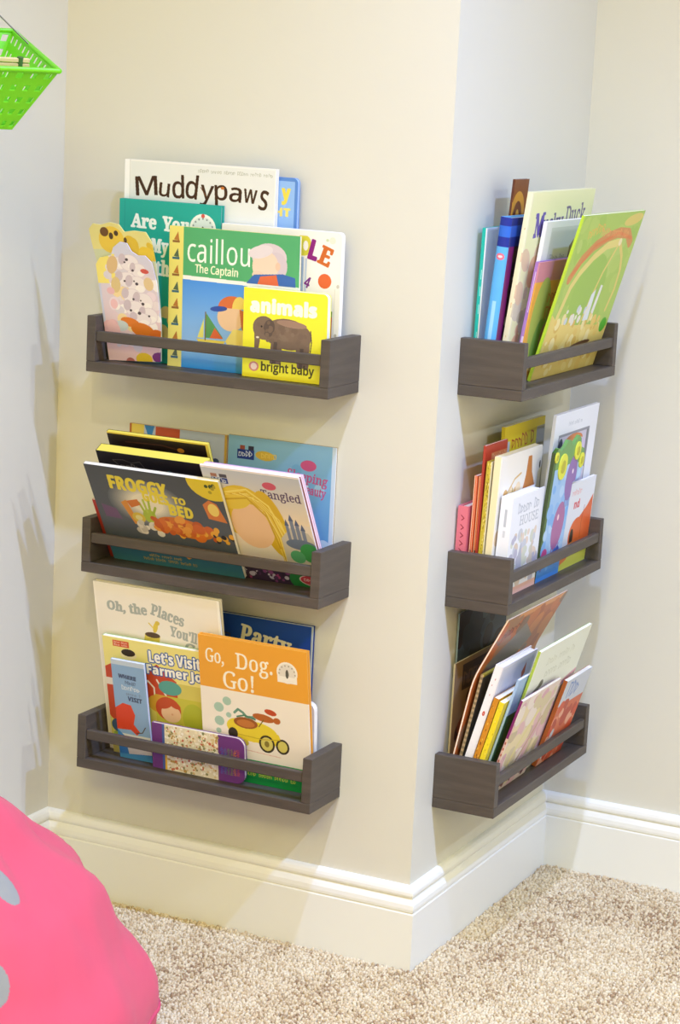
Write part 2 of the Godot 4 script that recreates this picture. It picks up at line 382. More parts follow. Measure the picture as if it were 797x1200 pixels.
			rc(0, 168, w, h - 168, H("43324e")); blobs(2, 178, 112, 30, 60, 2, 5, ["8a4a86", "c8c0d4", "5a3a66", "d9d4de", "b04a80", "3a2c48"], 15); el(140, 198, 40, 26, H("2f8a4a")); el(140, 196, 24, 11, H("f0dede")); el(140, 196, 22, 9.5, H("d04a5e")); scrib(124, 192, 32, 7, H("f2e6e6"), 4)
		"pink_a", "pink_b", "pink_c":
			canvas(w, h, H({"pink_a": "7a4a34", "pink_b": "e6b9d0", "pink_c": "9d94c8"}[id])); rc(0, 0, w, 3, H("f3dfe8"))
		"places":
			canvas(w, h, H("f1ece0")); rc(0, 0, 3, h, H("faf6ec")); rc(w - 5, 0, 5, h, H("faf8f0"))
			var c := H("a9b1ac")
			tx("Oh,", 22, 29, 31, 18, c, 2, 0.8, "Droid Serif", 700); tx("the", 60, 28, 30, 16, c, -2, 0.8, "Droid Serif", 700); tx("Places", 98, 28, 56, 19, c, 13, 0.6, "Droid Serif", 700); tx("You'll", 128, 57, 46, 17, c, 9, 0.6, "Droid Serif", 700); tx("Go!", 152, 80, 40, 18, c, 6, 0.6, "Droid Serif", 700)
			el(103, 62, 4, 9, H("dfc84e"), 16); el(107, 54, 4, 3.5, H("d6be48")); ln([98, 62, 92, 56], 1.8, H("dfc84e")); pg([84, 74, 110, 76, 104, 104, 78, 102], H("ddc95a")); pg([81, 86, 107, 89, 106, 96, 80, 93], H("b9b7a8")); el(97, 75, 13, 4.5, H("5a4630")); blobs(20, 110, 170, 150, 40, 5, 16, ["e6d27a", "e39a86", "a8c8d8", "b6d09a"], 21)
		"party":
			canvas(w, h, H("1f49a6")); rc(0, 0, w, 1.6, H("b9c4cc")); rc(w - 3.5, 0, 3.5, h, H("b9c4cc"))
			scrib(8, 26, 24, 18, H("4a4a5a"))
			tx("Party", 46, 20, 86, 34, H("e9e3cc"), 8, 0.8, "Droid Serif", 700)
		"white_board":
			canvas(w, h, H("f4f1ee")); rc(w - 8, 4, 1, h - 8, H("dcb2b2"))
		"farmer":
			canvas(w, h, H("d9cf6a")); rc(0, 0, w, 60, H("efe58e")); rc(18, 5, 28, 10, H("d2562e")); scrib(20, 6.5, 24, 3, H("f6e6d6"), 0); scrib(20, 10.5, 24, 3, H("f6e6d6"), 0)
			pg([58, 60, 92, 34, 124, 58, 124, 96, 58, 96], H("c94f30")); pg([0, 52, 22, 40, 30, 60, 30, 120, 0, 120], H("c94f30")); rc(0, 70, 22, 12, H("eee6da")); ln([64, 96, 64, 74, 74, 64, 84, 74, 84, 96], 3, H("f2ece0")); ln([90, 60, 104, 84], 3, H("f0eadf")); el(112, 70, 20, 12, H("5fa8a0"))
			el(54, 92, 16, 34, H("efece4")); el(58, 62, 8, 9, H("2a2422")); el(52, 84, 6, 7, H("2a2422")); el(60, 102, 7, 6, H("2a2422")); rc(84, 84, 90, 70, H("ccc84a")); el(96, 100, 26, 16, H("d8a83a")); el(150, 116, 20, 26, H("b8c23e"))
			# farmer boy: red hair and neckerchief as plain shapes
			el(106, 106, 22, 20, H("c8552c")); el(110, 113, 17, 15, H("f0cba6")); el(100, 98, 14, 8, H("c8552c"), -20); el(118, 98, 10, 5, H("c8552c"), 20); el(112, 114, 2, 1.6, H("e3ac88")); pg([86, 132, 114, 130, 106, 142, 94, 142], H("d4442e")); rc(84, 140, 34, 40, H("efeae2")); el(44, 26, 14, 8, H("efe0b4")); el(44, 23, 12, 6, H("3c2e22"))
			for o in [[0.0, 2.2, "3a5fae"], [0.0, 0.5, "fbfbf6"]]:
				tx("Let's Visit", 80, 12, 88, 19, H(o[2]), 0, o[1], "Droid Sans", 700); tx("Farmer Jo", 74, 36, 94, 19, H(o[2]), 0, o[1], "Droid Sans", 700)
			blobs(10, 150, 170, 40, 26, 4, 12, ["6a9a3c", "9ab648", "d3a43c"], 22); el(12, 122, 14, 20, H("c9502e")); el(16, 150, 14, 12, H("3f5a78"))
		"where":
			canvas(w, h, H("8fb2dc")); rc(0, 0, w, 8, H("c3d3e8"))
			var c := H("4b5a7c")
			tx("WHERE", 11, 24, 30, 6, c, 3, 0.5, "Droid Sans", 700); scrib(22, 34, 18, 5, c, 3); scrib(15, 42, 32, 7, H("dfe8f4"), 3); scrib(22, 53, 26, 5, H("7a8cb0"), 3); tx("VISIT", 24, 60, 24, 7, c, 3, 0.4, "Droid Sans", 700)
			pg([0, 82, 14, 72, 28, 74, 34, 90, 30, 106, 40, 118, 34, 124, 24, 116, 0, 118], H("da4a2a")); ln([34, 120, 44, 118, 50, 108], 1.4, H("53423a")); rc(0, 124, w, h - 124, H("e9e7e2")); pg([0, 118, 12, 128, 18, 166, 0, 166], H("3f86cc")); tx("&", 14, 130, 14, 14, H("54324a"), 0, 0.5, "Droid Serif"); rc(28, 132, 24, 2, H("e2b9a0")); rc(26, 138, 22, 2, H("e2b9a0")); pg([0, 160, w, 154, w, 167, 0, 167], H("4f9ad8"))
		"purple":
			canvas(w, h, H("6d3a7c")); rc(22, 0, 92, h, H("e2d8b8")); blobs(23, 2, 90, h - 4, 420, 1.0, 2.6, ["f2ead2", "d9c08a", "efe2c0", "b8924e", "c46a4a", "8a8a5a", "f6f0e0"], 31); rc(22, 30, 4, 46, H("dfb03c")); rc(18, 0, 4, h, H("4a62a0"))
			var n := ["4a62b4", "3f7a9a", "5a8a44", "7a8a34", "d8862c", "cf5a3a"]
			for k in 6: scrib(112 + k * 5.4, 24, 16, 4.2, H(n[k]), -90, k); scrib(112 + k * 5.4, 50, 16, 4.2, H(n[k]), -90, k + 7)
		"godog":
			canvas(w, h, H("f3ece0")); rc(0, 0, w, 82, H("eaa63a")); rc(0, 188, w, h - 188, H("1a9a48"))
			var c := H("f8f3e4")
			tx("Go,", 12, 20, 30, 26, c, 1, 0.4, "Droid Serif"); tx("Dog.", 62, 21, 60, 32, c, 1, 0.4, "Droid Serif"); tx("Go!", 40, 52, 50, 27, c, 1, 0.4, "Droid Serif")
			el(146, 38, 17, 17, H("f3efe6")); el(146, 38, 14, 14, H("e3ddd2")); rc(130, 44, 32, 10, H("f3efe6")); el(146, 40, 2.5, 7, H("5b5a50"))
			for k in 8: el(146 + 13 * cos(PI + PI * k / 7), 40 + 13 * sin(PI + PI * k / 7), 1.2, 1.2, H("a8a090"))
			for b in [[44, 100, 8], [30, 112, 9], [30, 134, 9], [46, 122, 5], [28, 150, 5]]: el(b[0], b[1], b[2] * 0.9, b[2] * 0.85, H("a9c8b8"))
			# a yellow open car and a trailing scarf
			el(86, 142, 40, 17, H("e8d23a")); el(60, 138, 18, 13, H("e8d23a")); pg([96, 130, 128, 140, 136, 158, 96, 160], H("e8d23a")); el(74, 130, 20, 9, H("9a5a2a")); el(74, 131, 15, 6, H("c2793a")); el(108, 158, 13, 14, H("3a3426")); el(108, 158, 10, 11, H("d6cc6a")); el(108, 158, 4, 5, H("8a7c3a")); el(134, 158, 11, 12, H("3a3426")); el(134, 158, 8, 9, H("d6cc6a")); el(52, 150, 8, 9, H("3a3426")); el(72, 162, 6, 5, H("c9bc4a"))
			ln([56, 116, 62, 110, 70, 114, 76, 120, 94, 118], 4, H("6f9a86")); ln([60, 122, 72, 118, 90, 122], 2.4, H("4f8068")); el(104, 117, 18, 6, H("b8672e"), 6); el(116, 106, 10, 4.5, H("c2502c"), 10); el(126, 118, 6, 5, H("b8672e")); ln([96, 132, 104, 120], 1.6, H("7a6a2a")); ln([60, 150, 100, 152, 130, 148], 1.4, H("c8b02c"))
			ln([40, 172, 130, 176], 1, H("e3b9ac")); scrib(66, 208, 88, 6, H("d9d94a"), 0)
		"mucky":
			canvas(w, h, H("eeeebb")); rc(0, 0, 6, h, H("f3f0cc"))
			tx("Mucky", 30, 34, 112, 36, H("6f648a"), -2, 0.7, "Droid Serif"); tx("M", 30, 32, 36, 34, H("6a5ab0"), -2, 1.0, "Droid Serif"); tx("Duck", 150, 22, 80, 32, H("6f648a"), -2, 0.7, "Droid Serif")
			blobs(8, 90, 240, 180, 60, 8, 22, ["e3c9a8", "d8d0b8", "e8b98e", "c8c0a0"], 41)
		"white_gray":
			canvas(w, h, H("f3f2f0")); rc(24, 10, 120, 70, H("dcdcd8")); scrib(36, 50, 60, 9, H("a8aaa8"), 0); pg([110, 40, 140, 20, 150, 70, 110, 76], H("8c7a5c"))
		"mauve":
			canvas(w, h, H("e6a948")); rc(0, 0, w, 30, H("d08a96")); el(44, 90, 34, 66, H("a8b558")); el(60, 130, 30, 44, H("7aa04a")); el(112, 168, 52, 30, H("8fc060")); rc(0, 150, w, 30, H("dfa040")); ln([0, 158, 60, 164, 150, 156], 4, H("f0cf80")); scrib(62, 44, 100, 18, H("c3763a"), 0); scrib(62, 70, 70, 20, H("c3763a"), 0); el(80, 118, 22, 26, H("b58a6a"))
		"green":
			canvas(w, h, H("aac85c")); blobs(0, 0, w, h, 50, 10, 26, ["b2cc62", "a2c455", "b4cd6a"], 51)
			ln([26, 98, 52, 70, 92, 50, 140, 38, 182, 33, 226, 36, 250, 52], 17, H("cf8f4c")); ln([30, 92, 92, 50, 182, 33, 246, 44], 5, H("d97a3c"))
			scrib(46, 16, 64, 16, H("d9b84a"), -10); scrib(100, 26, 130, 12, H("e6a05a"), 3)
			el(128, 126, 66, 62, H("9dc253"), -18); ln([202, 49, 150, 52, 104, 68, 66, 90, 44, 112, 30, 156, 34, 206], 13, H("e2d47c")); ln([202, 49, 168, 96, 150, 140, 132, 200], 6, H("ddcb70")); ln([202, 49, 232, 74, 246, 96, 250, 128, 240, 160], 8, H("ddcb70")); el(202, 49, 7, 6, H("efe0b0"))
			pg([0, 150, 40, 168, 110, 176, 180, 180, w, 190, w, h, 0, h], H("e6cf74")); blobs(10, 160, 240, 90, 70, 4, 12, ["ecd988", "dcb958", "e6c86a", "f0e2a4"], 52)
			pg([146, 172, 150, 130, 164, 122, 170, 172], H("dfe6ea")); pg([174, 160, 180, 116, 190, 118, 186, 164], H("e6e6e0")); blobs(60, 150, 100, 24, 14, 4, 8, ["cdd6dc", "e8e4d8"], 53)
			el(w - 22, 186, 14, 12, H("4fae2c")); el(168, 212, 46, 5, H("6a4a2c"), -4); rc(0, 0, 5, h, H("b9d83a")); el(232, 14, 40, 9, H("d9c86a"), -6)
		"brown":
			canvas(w, h, H("8a4a20")); wash(0, 0, w, 60, H("7a4420"), H("a85a1e")); el(22, 52, 26, 34, H("d89a2e")); el(22, 58, 17, 26, H("7a3c18")); el(22, 62, 8, 18, H("e0a83c"))
		"navy_spine":
			canvas(w, h, H("2a2024")); rc(0, 0, w, 42, H("1f2c78")); rc(0, 12, w, 16, H("2f58b8")); rc(0, 42, 22, h, H("7a2466")); blobs(24, 50, w - 28, h - 60, 34, 6, 16, ["3a2824", "4a3630", "241c22", "b0a08c"], 61)
		"palegrey":
			canvas(w, h, H("e6e8e6"))
		"pinkcover":
			canvas(w, h, H("d8707c"))
		"orange_a":
			canvas(w, h, H("d8643a"))
		"redbook":
			canvas(w, h, H("b23a26")); rc(24, 14, 70, 14, H("c9774a")); scrib(28, 16, 60, 9, H("d9a884"), 0)
		"goldbook":
			canvas(w, h, H("d8cfa8"))
		"yellow":
			canvas(w, h, H("dfc926")); rc(0, 24, 22, h, H("bfc6c8")); scrib(30, 18, 92, 18, H("a8481c"), 0); rc(20, 78, w - 20, h, H("b9b6a0")); rc(w - 34, 14, 34, 66, H("a8a48c"))
		"pear":
			canvas(w, h, H("f1ece0")); pg([108, 12, 122, 12, 128, 38, 148, 66, 144, 92, 98, 94, 92, 68, 104, 40], H("c98344")); el(98, 76, 9, 18, H("b0713a"));  blobs(20, 44, 60, 70, 24, 5, 12, ["e3b878", "d8a862", "efd8b0", "c9b06a"], 71); ln([18, 70, 60, 40, 84, 34], 3, H("d9b470")); el(158, 30, 3, 6, H("4a4438")); blobs(10, 120, 150, 80, 30, 6, 14, ["e6c9a0", "e3b8a0", "d8d8b8"], 72)
		"white_house":
			canvas(w, h, H("eceef2")); scrib(26, 12, 84, 15, H("b9bec6"), 0); tx("HOUSE", 36, 32, 74, 14, H("b9bec6"), 0, 0.3, "Droid Serif"); blobs(12, 60, w - 24, h - 76, 60, 4, 10, ["d9c8b6", "c8ccd6", "e3d2c2", "b9b7c9", "d2d6c6"], 73); pg([30, 130, 52, 68, 66, 130], H("b8bac8")); pg([80, 130, 96, 74, 110, 130], H("cfc6b8")); rc(0, h - 12, w, 12, H("e8b9a8"))
		"tall_white":
			canvas(w, h, H("e6e9f0")); scrib(60, 17, 60, 6, H("b9bfca"), 0); rc(22, 34, 136, 190, H("8d8f9a")); rc(26, 38, 128, 182, H("c9c3d4")); el(92, 48, 38, 10, H("cf7f42")); el(110, 72, 44, 26, H("c8bcdc")); el(34, 56, 10, 16, H("3c4658")); rc(146, 38, 8, 60, H("75777f")); blobs(34, 90, 110, 120, 30, 8, 18, ["d4c8e0", "e3e0ea", "aeb2c8"], 81)
		"pumpkin":
			canvas(w, h, H("dfe3ea")); scrib(20, 12, 42, 9, H("e0a0a2"), 0); tx("nd", 34, 30, 24, 13, H("d0606a"), 0, 0.6, "Droid Sans", 700); pg([30, 92, 62, 62, 96, 46, 118, 30, 122, 100, 34, 116], H("db6430")); el(60, 88, 34, 28, H("dc6a32")); ln([84, 44, 78, 70, 80, 96], 1.6, H("a8481f")); el(40, 90, 8, 14, H("3a3024")); rc(0, 102, w, h, H("c8d05a")); pg([0, 102, 60, 96, 30, 124, 0, 130], H("d07838"))
		"monster":
			canvas(w, h, H("9cc3ea")); rc(0, 0, w, 44, H("6f9e58")); rc(0, 0, 10, 200, H("44682c")); blobs(6, 50, w - 12, h - 60, 40, 6, 14, ["8ab8e8", "b4d2f0", "7aaee6"], 91); el(88, 66, 22, 36, H("8d6cab"), 6); el(62, 138, 24, 38, H("a86a9c"), 8); el(92, 56, 3, 4, H("f0e0e8")); el(58, 124, 4, 5, H("f2d0d8"))
			for k in 4: ln([50 + k * 9, 168, 48 + k * 9, 186], 3, H("9a6aa8")); ln([76 + k * 8, 96, 76 + k * 8, 110], 3, H("7d6ca8"))
			el(20, 178, 12, 10, H("c8508a")); rc(0, 182, w, h, H("3f86d8")); blobs(4, 178, w - 8, 24, 14, 5, 10, ["2f72cc", "5fa0e4", "4a5ab0"], 92)
		"navy":
			canvas(w, h, H("3f5266")); blobs(0, 0, w, h, 60, 12, 34, ["33465a", "2a3644", "4a5f70", "241f24"], 101)
		"tan":
			canvas(w, h, H("a08662")); rc(30, 8, 150, 40, H("4a3a30")); scrib(36, 14, 90, 26, H("7a6248"), 0); blobs(10, 60, 160, 120, 40, 8, 20, ["4a342a", "7a5a40", "b98a5a", "c8a884", "8a4a2a"], 102)
		"mag":
			canvas(w, h, H("c46a34")); rc(0, 0, w, 10, H("e39a5c")); blobs(0, 8, w, h - 20, 60, 10, 30, ["b85a2a", "d8803c", "8a6a58", "a87a5a", "cf7036"], 103); pg([20, 90, 110, 30, 180, 70, 120, 130], H("8c8480")); scrib(20, 20, 70, 16, H("7a3418"), -14)
		"olive":
			canvas(w, h, H("4a4438")); rc(0, 0, w, 4, H("b8a83a"))
		"white_red":
			canvas(w, h, H("e9e6ea")); rc(8, 6, w - 16, h - 14, H("dcdbe2")); pg([96, 30, 104, 14, 112, 34, 104, 44], H("b5563a")); blobs(20, 60, 100, 120, 20, 6, 16, ["d0ccd8", "e3d6d2", "c8d0da"], 104)
		"orange_b":
			canvas(w, h, H("d79a2a"))
		"yellow_b":
			canvas(w, h, H("ecd83a"))
		"blue_b":
			canvas(w, h, H("3f6a4a")); rc(0, 0, w, 60, H("a3bfdf"))
		"bird":
			canvas(w, h, H("e6e9d4")); scrib(50, 22, 120, 12, H("d2d5bc"), 0); scrib(60, 42, 110, 14, H("d0d3ba"), 0); pg([10, 108, 30, 74, 58, 62, 52, 84, 26, 112], H("8a8a70")); el(56, 66, 9, 7, H("77775e")); blobs(60, 100, 150, 100, 40, 8, 20, ["e6c2c4", "dfd0c0", "e9dcd4"], 105); ln([60, 130, 150, 92, 216, 80], 8, H("dfb0b4"))
		"flower":
			canvas(w, h, H("e3cfc0")); blobs(0, 6, w, h - 20, 70, 8, 20, ["ead8a8", "e2b8b8", "d8c8a0", "f0e2d4", "d9a8b0", "cbb890"], 106); ln([30, 150, 60, 90, 100, 40], 8, H("e6d890")); ln([60, 150, 100, 100, 130, 60], 6, H("c8a080")); blobs(40, 140, 110, 20, 14, 4, 9, ["4a2a34", "7a4a4a", "5a3438"], 107)
		"red_front":
			canvas(w, h, H("cf6a45")); rc(0, 0, w, 46, H("c9cfd8")); scrib(22, 8, 50, 26, H("7a94c4"), 0); blobs(0, 50, w, h - 50, 44, 6, 16, ["d0522c", "e08a64", "b8442a", "e6a888", "c9cdd0"], 108)
		_:
			canvas(w, h, H("cccccc"))

# ------------------------------------------------------------------ books
var shelf_at := {
	"UL": [Vector3(-0.5246, 0.8503, 0), 0], "ML": [Vector3(-0.5235, 0.5477, 0), 0], "LL": [Vector3(-0.5217, 0.2421, 0), 0],
	"UR": [Vector3(0, 0.8531, -0.0689), 1], "MR": [Vector3(0, 0.5394, -0.0688), 1], "LR": [Vector3(0, 0.2317, -0.0651), 1]}
const SHELF_NAME := {"UL": "top shelf of the left stack", "ML": "middle shelf of the left stack", "LL": "bottom shelf of the left stack", "UR": "top shelf of the right stack", "MR": "middle shelf of the right stack", "LR": "bottom shelf of the right stack"}
const PLANK := 0.0155

func shelf_frame(k: String) -> Transform3D:
	var b := Basis.IDENTITY if shelf_at[k][1] == 0 else Basis(Vector3(0, 0, -1), Vector3.UP, Vector3(1, 0, 0))
	return Transform3D(b, shelf_at[k][0])

# u along the shelf, wb distance of the front's foot from the wall, lean outwards in degrees, sizes in metres
func book(k: String, called: String, label: String, u: float, wb: float, lean: float, w: float, h: float, t: float, id: String, spine: Color, o := {}) -> Node3D:
	var n := thing(called, label, "book", "children's books on the " + SHELF_NAME[k])
	var lay := Transform3D(Basis(Vector3.RIGHT, deg_to_rad(lean)) * Basis(Vector3.BACK, deg_to_rad(o.get("roll", 0.0))), Vector3(u, PLANK + 0.0004, wb))
	n.transform = shelf_frame(k) * lay
	art(id, w * 1000.0, h * 1000.0)
	var pm := printed(o.get("rough", 0.4))
	var side := paint(spine, 0.45)
	var pages := paint(o.get("pages", Color("efe9dc")), 0.85, 0.2)
	var kind: String = o.get("kind", "paper")
	var st := begin()
	if kind == "board":                       # thick card leaves with rounded corners
		var r: float = o.get("r", 0.007)
		prism(st, rounded(0, 0, w, h, 0.0, r), -0.0016, 0, w, h); done(st, "front_cover", pm, n)
		st = begin(); prism(st, rounded(0.0012, 0.0006, w - 0.0004, h - 0.0004, 0.0, r), -t + 0.0016, -0.0016, w, h); done(st, "page_block", paint(o.get("pages", Color("f3f1ea")), 0.7, 0.3), n)
		st = begin(); prism(st, rounded(0, 0, w, h, 0.0, r), -t, -t + 0.0016, w, h); done(st, "back_cover", side, n)
		st = begin(); cbox(st, Vector3(0, 0, -t + 0.0016), Vector3(0.0012, h, -0.0016)); done(st, "spine", side, n)
	else:
		var c := 0.002 if kind == "hard" else 0.0005     # cover thickness
		var over := 0.003 if kind == "hard" else 0.0004  # how far the covers stand past the pages
		if t < 3.2 * c: c = t / 4.0
		cbox_uv(st, w, h, -c, 0.0); done(st, "front_cover", pm, n)
		st = begin(); cbox(st, Vector3(0, 0, -t), Vector3(w, h, -t + c)); done(st, "back_cover", side, n)
		st = begin()
		var round_spine: bool = o.get("round", false)
		if round_spine:
			var p := PackedVector2Array()
			for i in 13:
				var a := lerpf(-PI / 2, PI / 2, i / 12.0)
				p.append(Vector2(-t / 2 + sin(a) * t / 2, -cos(a) * t * 0.32))
			for i in 12:
				var a := p[i]; var b := p[i + 1]
				for seg in [[0.0, h]]:
					st.set_smooth_group(0)
					quad(st, Vector3(b.y, seg[0], b.x), Vector3(b.y, seg[1], b.x), Vector3(a.y, seg[1], a.x), Vector3(a.y, seg[0], a.x), Vector2(float(i + 1) / 12, 1), Vector2(float(i + 1) / 12, 0), Vector2(float(i) / 12, 0), Vector2(float(i) / 12, 1))
			st.set_smooth_group(-1)
			for i in 12:
				var a := p[i]; var b := p[i + 1]
				tri(st, Vector3(0, h, -t / 2), Vector3(a.y, h, a.x), Vector3(b.y, h, b.x)); tri(st, Vector3(0, 0, -t / 2), Vector3(b.y, 0, b.x), Vector3(a.y, 0, a.x))
		else:
			var q := [Vector3(0, 0, -t + c), Vector3(0, 0, -c), Vector3(0, h, -c), Vector3(0, h, -t + c)]
			quad(st, q[0], q[1], q[2], q[3], Vector2(0, 1), Vector2(1, 1), Vector2(1, 0), Vector2(0, 0))
			var d := Vector3(c, 0, 0)
			quad(st, q[1] + d, q[0] + d, q[3] + d, q[2] + d, Vector2(1, 1), Vector2(0, 1), Vector2(0, 0), Vector2(1, 0))
			quad(st, q[3], q[2], q[2] + d, q[3] + d, Vector2(0, 0), Vector2(1, 0), Vector2(1, 0.01), Vector2(0, 0.01)); quad(st, q[1], q[0], q[0] + d, q[1] + d, Vector2(1, 1), Vector2(0, 1), Vector2(0, 0.99), Vector2(1, 0.99))
		var sm: Material = side
		if o.has("spine_art"):
			spine_print(o.spine_art, h * 1000.0, spine); sm = printed(0.45)
		done(st, "spine", sm, n)
		st = begin(); cbox(st, Vector3(c, over, -t + c), Vector3(w - over, h - over, -c)); done(st, "page_block", pages, n)
	return n

# front board: print on the front, plain edges
func cbox_uv(st: SurfaceTool, w: float, h: float, z0: float, z1: float) -> void:
	prism(st, PackedVector2Array([Vector2(0, 0), Vector2(w, 0), Vector2(w, h), Vector2(0, h)]), z0, z1, w, h)

func spine_print(id: String, h: float, c: Color) -> void:
	canvas(16, h, c)
	match id:
		"teal": for y in [60, 84, 110, 150]: rc(5, y, 6, 14, H("9fe0d4")); rc(6, h - 30, 4, 5, H("e8f8f2"))
		"blue": rc(0, 0, 16, 42, H("1f2f90")); rc(0, 12, 16, 16, H("2f6ad0")); rc(0, 42, 16, h, H("5eb0ee")); el(8, 56, 4, 5, H("e0748a")); el(8, 56, 2, 2, H("f4d8dc")); rc(7, 120, 3, 60, H("9fd4f6"))
		"purple": rc(6, 14, 4, 60, H("e6d4ee")); rc(5, 86, 6, 24, H("b48ccc")); rc(0, h - 70, 16, 70, H("dccbe4")); rc(5, h - 60, 6, 50, H("efe6f4"))
		"pink": for y in [14, 28, 40, 52, 64, 80, 92, 104]: ln([5, y, 11, y + 4, 6, y + 7], 1.4, H("8a2434"))
		"orange": rc(0, 0, 3, h, H("efdcc0")); rc(11, 0, 2, h, H("f1cdb0")); rc(3, h * 0.62, 8, 12, H("4a3024"))
		"gold": blobs(0, 0, 16, h, 160, 1.0, 2.6, ["6b5a18", "d9c34a", "efe08a", "8a7420", "c4ae34"], 111)
		"cream": blobs(4, 20, 8, h - 40, 6, 1.5, 2.5, ["e3b97a", "c9a468"], 112)
		"white": rc(6, 18, 4, 26, H("b8bec8")); rc(6, 50, 4, 10, H("d0d4da"))
		"dots": el(8, h * 0.36, 4, 4, H("c9584a")); blobs(4, 20, 8, 60, 4, 1, 2, ["d8a8a0"], 113)
		"stripe": for k in int(h / 8): rc(0, k * 8, 16, 4, H("b8a07a"))
		"magenta": rc(0, 0, 16, 64, H("7c2a66")); rc(0, 64, 16, h, H("d8b8a8")); for k in 10: rc(3, 70 + k * 10, 10, 4, H("a85a4a"))
		"orange_print": blobs(2, 6, 12, h - 12, 30, 1, 2.4, ["b06a1a", "e8b84a", "8a5214"], 114)
		"yellow_print": blobs(2, 6, 12, h - 12, 12, 1, 2, ["f4e88a", "c8b020"], 115)

func build_books() -> void:
	# top shelf of the left stack
	book("UL", "board_book", "light blue board book peeking out behind the tall white book, yellow letters", 0.1768, 0.0175, 1, 0.1211, 0.2834, 0.008, "blue_board", H("6f9bd8"), {"kind": "board", "pages": H("a9c4ea")})
	book("UL", "hardback_book", "tall white picture book with brown hand-drawn title across its top", 0.0165, 0.0285, 1, 0.252, 0.2946, 0.009, "muddy", H("f4f2ea"), {"kind": "hard"})
	book("UL", "board_book", "white board book with coloured letters L E and an orange dot", 0.1905, 0.042, 1, 0.1935, 0.2132, 0.010, "learn", H("f2efe8"), {"kind": "board"})
	book("UL", "hardback_book", "teal hardback with white serif title behind the puppy-shaped book", 0.0165, 0.041, 1, 0.171, 0.2374, 0.010, "teal", H("24a99b"), {"kind": "hard", "pages": H("d8cfae")})
	book("UL", "paperback_book", "thin paperback with green title band, blue picture and yellow side strip", 0.1136, 0.056, 2, 0.2131, 0.2051, 0.005, "cap", H("e8dc74"), {})
	book("UL", "board_book", "yellow board book with a grey elephant and white title", 0.2484, 0.074, 2, 0.1335, 0.1282, 0.012, "animals", H("f2ea4a"), {"kind": "board"})
	# shaped book of two leaves
	var n := thing("shaped_book", "die-cut pastel book shaped like a heap of puppies, leaning left", "book", "children's books on the " + SHELF_NAME["UL"])
	n.transform = shelf_frame("UL") * Transform3D(Basis(Vector3.RIGHT, deg_to_rad(12)) * Basis(Vector3.BACK, deg_to_rad(3.5)), Vector3(0.0205, PLANK + 0.0004, 0.068))
	var f := PackedVector2Array()
	for p in [[0, 0], [88, 0], [98, 60], [100, 120], [96, 150], [86, 160], [74, 160], [64, 166], [58, 178], [46, 180], [34, 172], [28, 160], [8, 156], [0, 146], [0, 90]]: f.append(Vector2(p[0], p[1]) * 0.001)
	art("puppy", 100, 182)
	var st := begin(); prism(st, f, -0.002, 0, 0.1, 0.182); done(st, "front_leaf", printed(), n)
	art("puppy_back", 112, 208)
	var g := PackedVector2Array()
	for p in [[0, 0], [88, 0], [97, 60], [101, 140], [98, 180], [90, 194], [70, 196], [54, 194], [46, 205], [30, 208], [14, 204], [2, 206], [-6, 198], [-4, 176], [0, 150]]: g.append(Vector2(p[0], p[1]) * 0.001)
	st = begin(); prism(st, g, -0.0055, -0.0035, 0.101, 0.208); done(st, "back_leaf", printed(), n)
	st = begin(); cbox(st, Vector3(0, 0, -0.0035), Vector3(0.003, 0.14, -0.002)); cbox(st, Vector3(0.003, 0.0, -0.0035), Vector3(0.086, 0.004, -0.002)); done(st, "binding", paint(H("e9dfe0")), n)

	# middle shelf of the left stack
	book("ML", "paperback_book", "pale blue-grey paperback flat against the wall behind the black books", 0.0201, 0.0045, 0, 0.169, 0.2006, 0.004, "greyblue", H("b87a3a"), {})
	book("ML", "paperback_book", "blue paperback with pink title standing flat against the wall", 0.1918, 0.0045, 0, 0.1787, 0.2027, 0.004, "sleep", H("8a6a2c"), {})
	book("ML", "hardback_book", "black book with thin yellow edge, rearmost of the black pair", 0.0471, 0.0150, 26, 0.1706, 0.2270, 0.006, "black_a", H("2a2220"), {"pages": H("e6d35a")})
	book("ML", "hardback_book", "black-covered book with thick yellow page edges on top", 0.0415, 0.0375, 28.5, 0.1838, 0.2023, 0.0175, "black_b", H("1c181c"), {"pages": H("e9d75e")})
	book("ML", "paperback_book", "thin red-edged paperback squeezed behind the dark bedtime book", 0.0168, 0.0425, 31, 0.16, 0.112, 0.0035, "red", H("c8402c"), {})
	book("ML", "hardback_book", "dark grey landscape book with yellow title tipped over the rail", 0.0287, 0.0515, 31, 0.2255, 0.1842, 0.0065, "froggy", H("b8b4ac"), {"pages": H("f4f0e6")})
	book("ML", "paperback_book", "paperback with golden hair and hill town cover, front of its bundle", 0.2262, 0.0425, 31, 0.158, 0.2108, 0.003, "tangled", H("d9cfd8"), {"pages": H("f3e6ec")})
	book("ML", "paperback_book", "thin brown-edged paperback second in the pink bundle", 0.2272, 0.0388, 31, 0.157, 0.2095, 0.003, "pink_a", H("7a3a2c"), {"pages": H("8a4a3c")})
	book("ML", "paperback_book", "thin pink paperback third in the pink bundle", 0.2282, 0.0350, 31, 0.156, 0.2115, 0.0045, "pink_b", H("e6b9d0"), {"pages": H("f4dae6")})
	book("ML", "paperback_book", "thin lavender paperback at the back of the pink bundle", 0.2276, 0.0296, 31, 0.1565, 0.2115, 0.0045, "pink_c", H("9d94c8"), {"pages": H("efd6e6")})

	# bottom shelf of the left stack
	book("LL", "hardback_book", "tall cream hardback with grey curved title under the middle shelf", 0.0166, 0.030, 13, 0.2166, 0.284, 0.009, "places", H("efe9dc"), {"kind": "hard"})
	book("LL", "hardback_book", "navy blue hardback with cream title standing behind the orange book", 0.1782, 0.008, 0, 0.1685, 0.2387, 0.006, "party", H("1f3f94"), {"kind": "hard"})
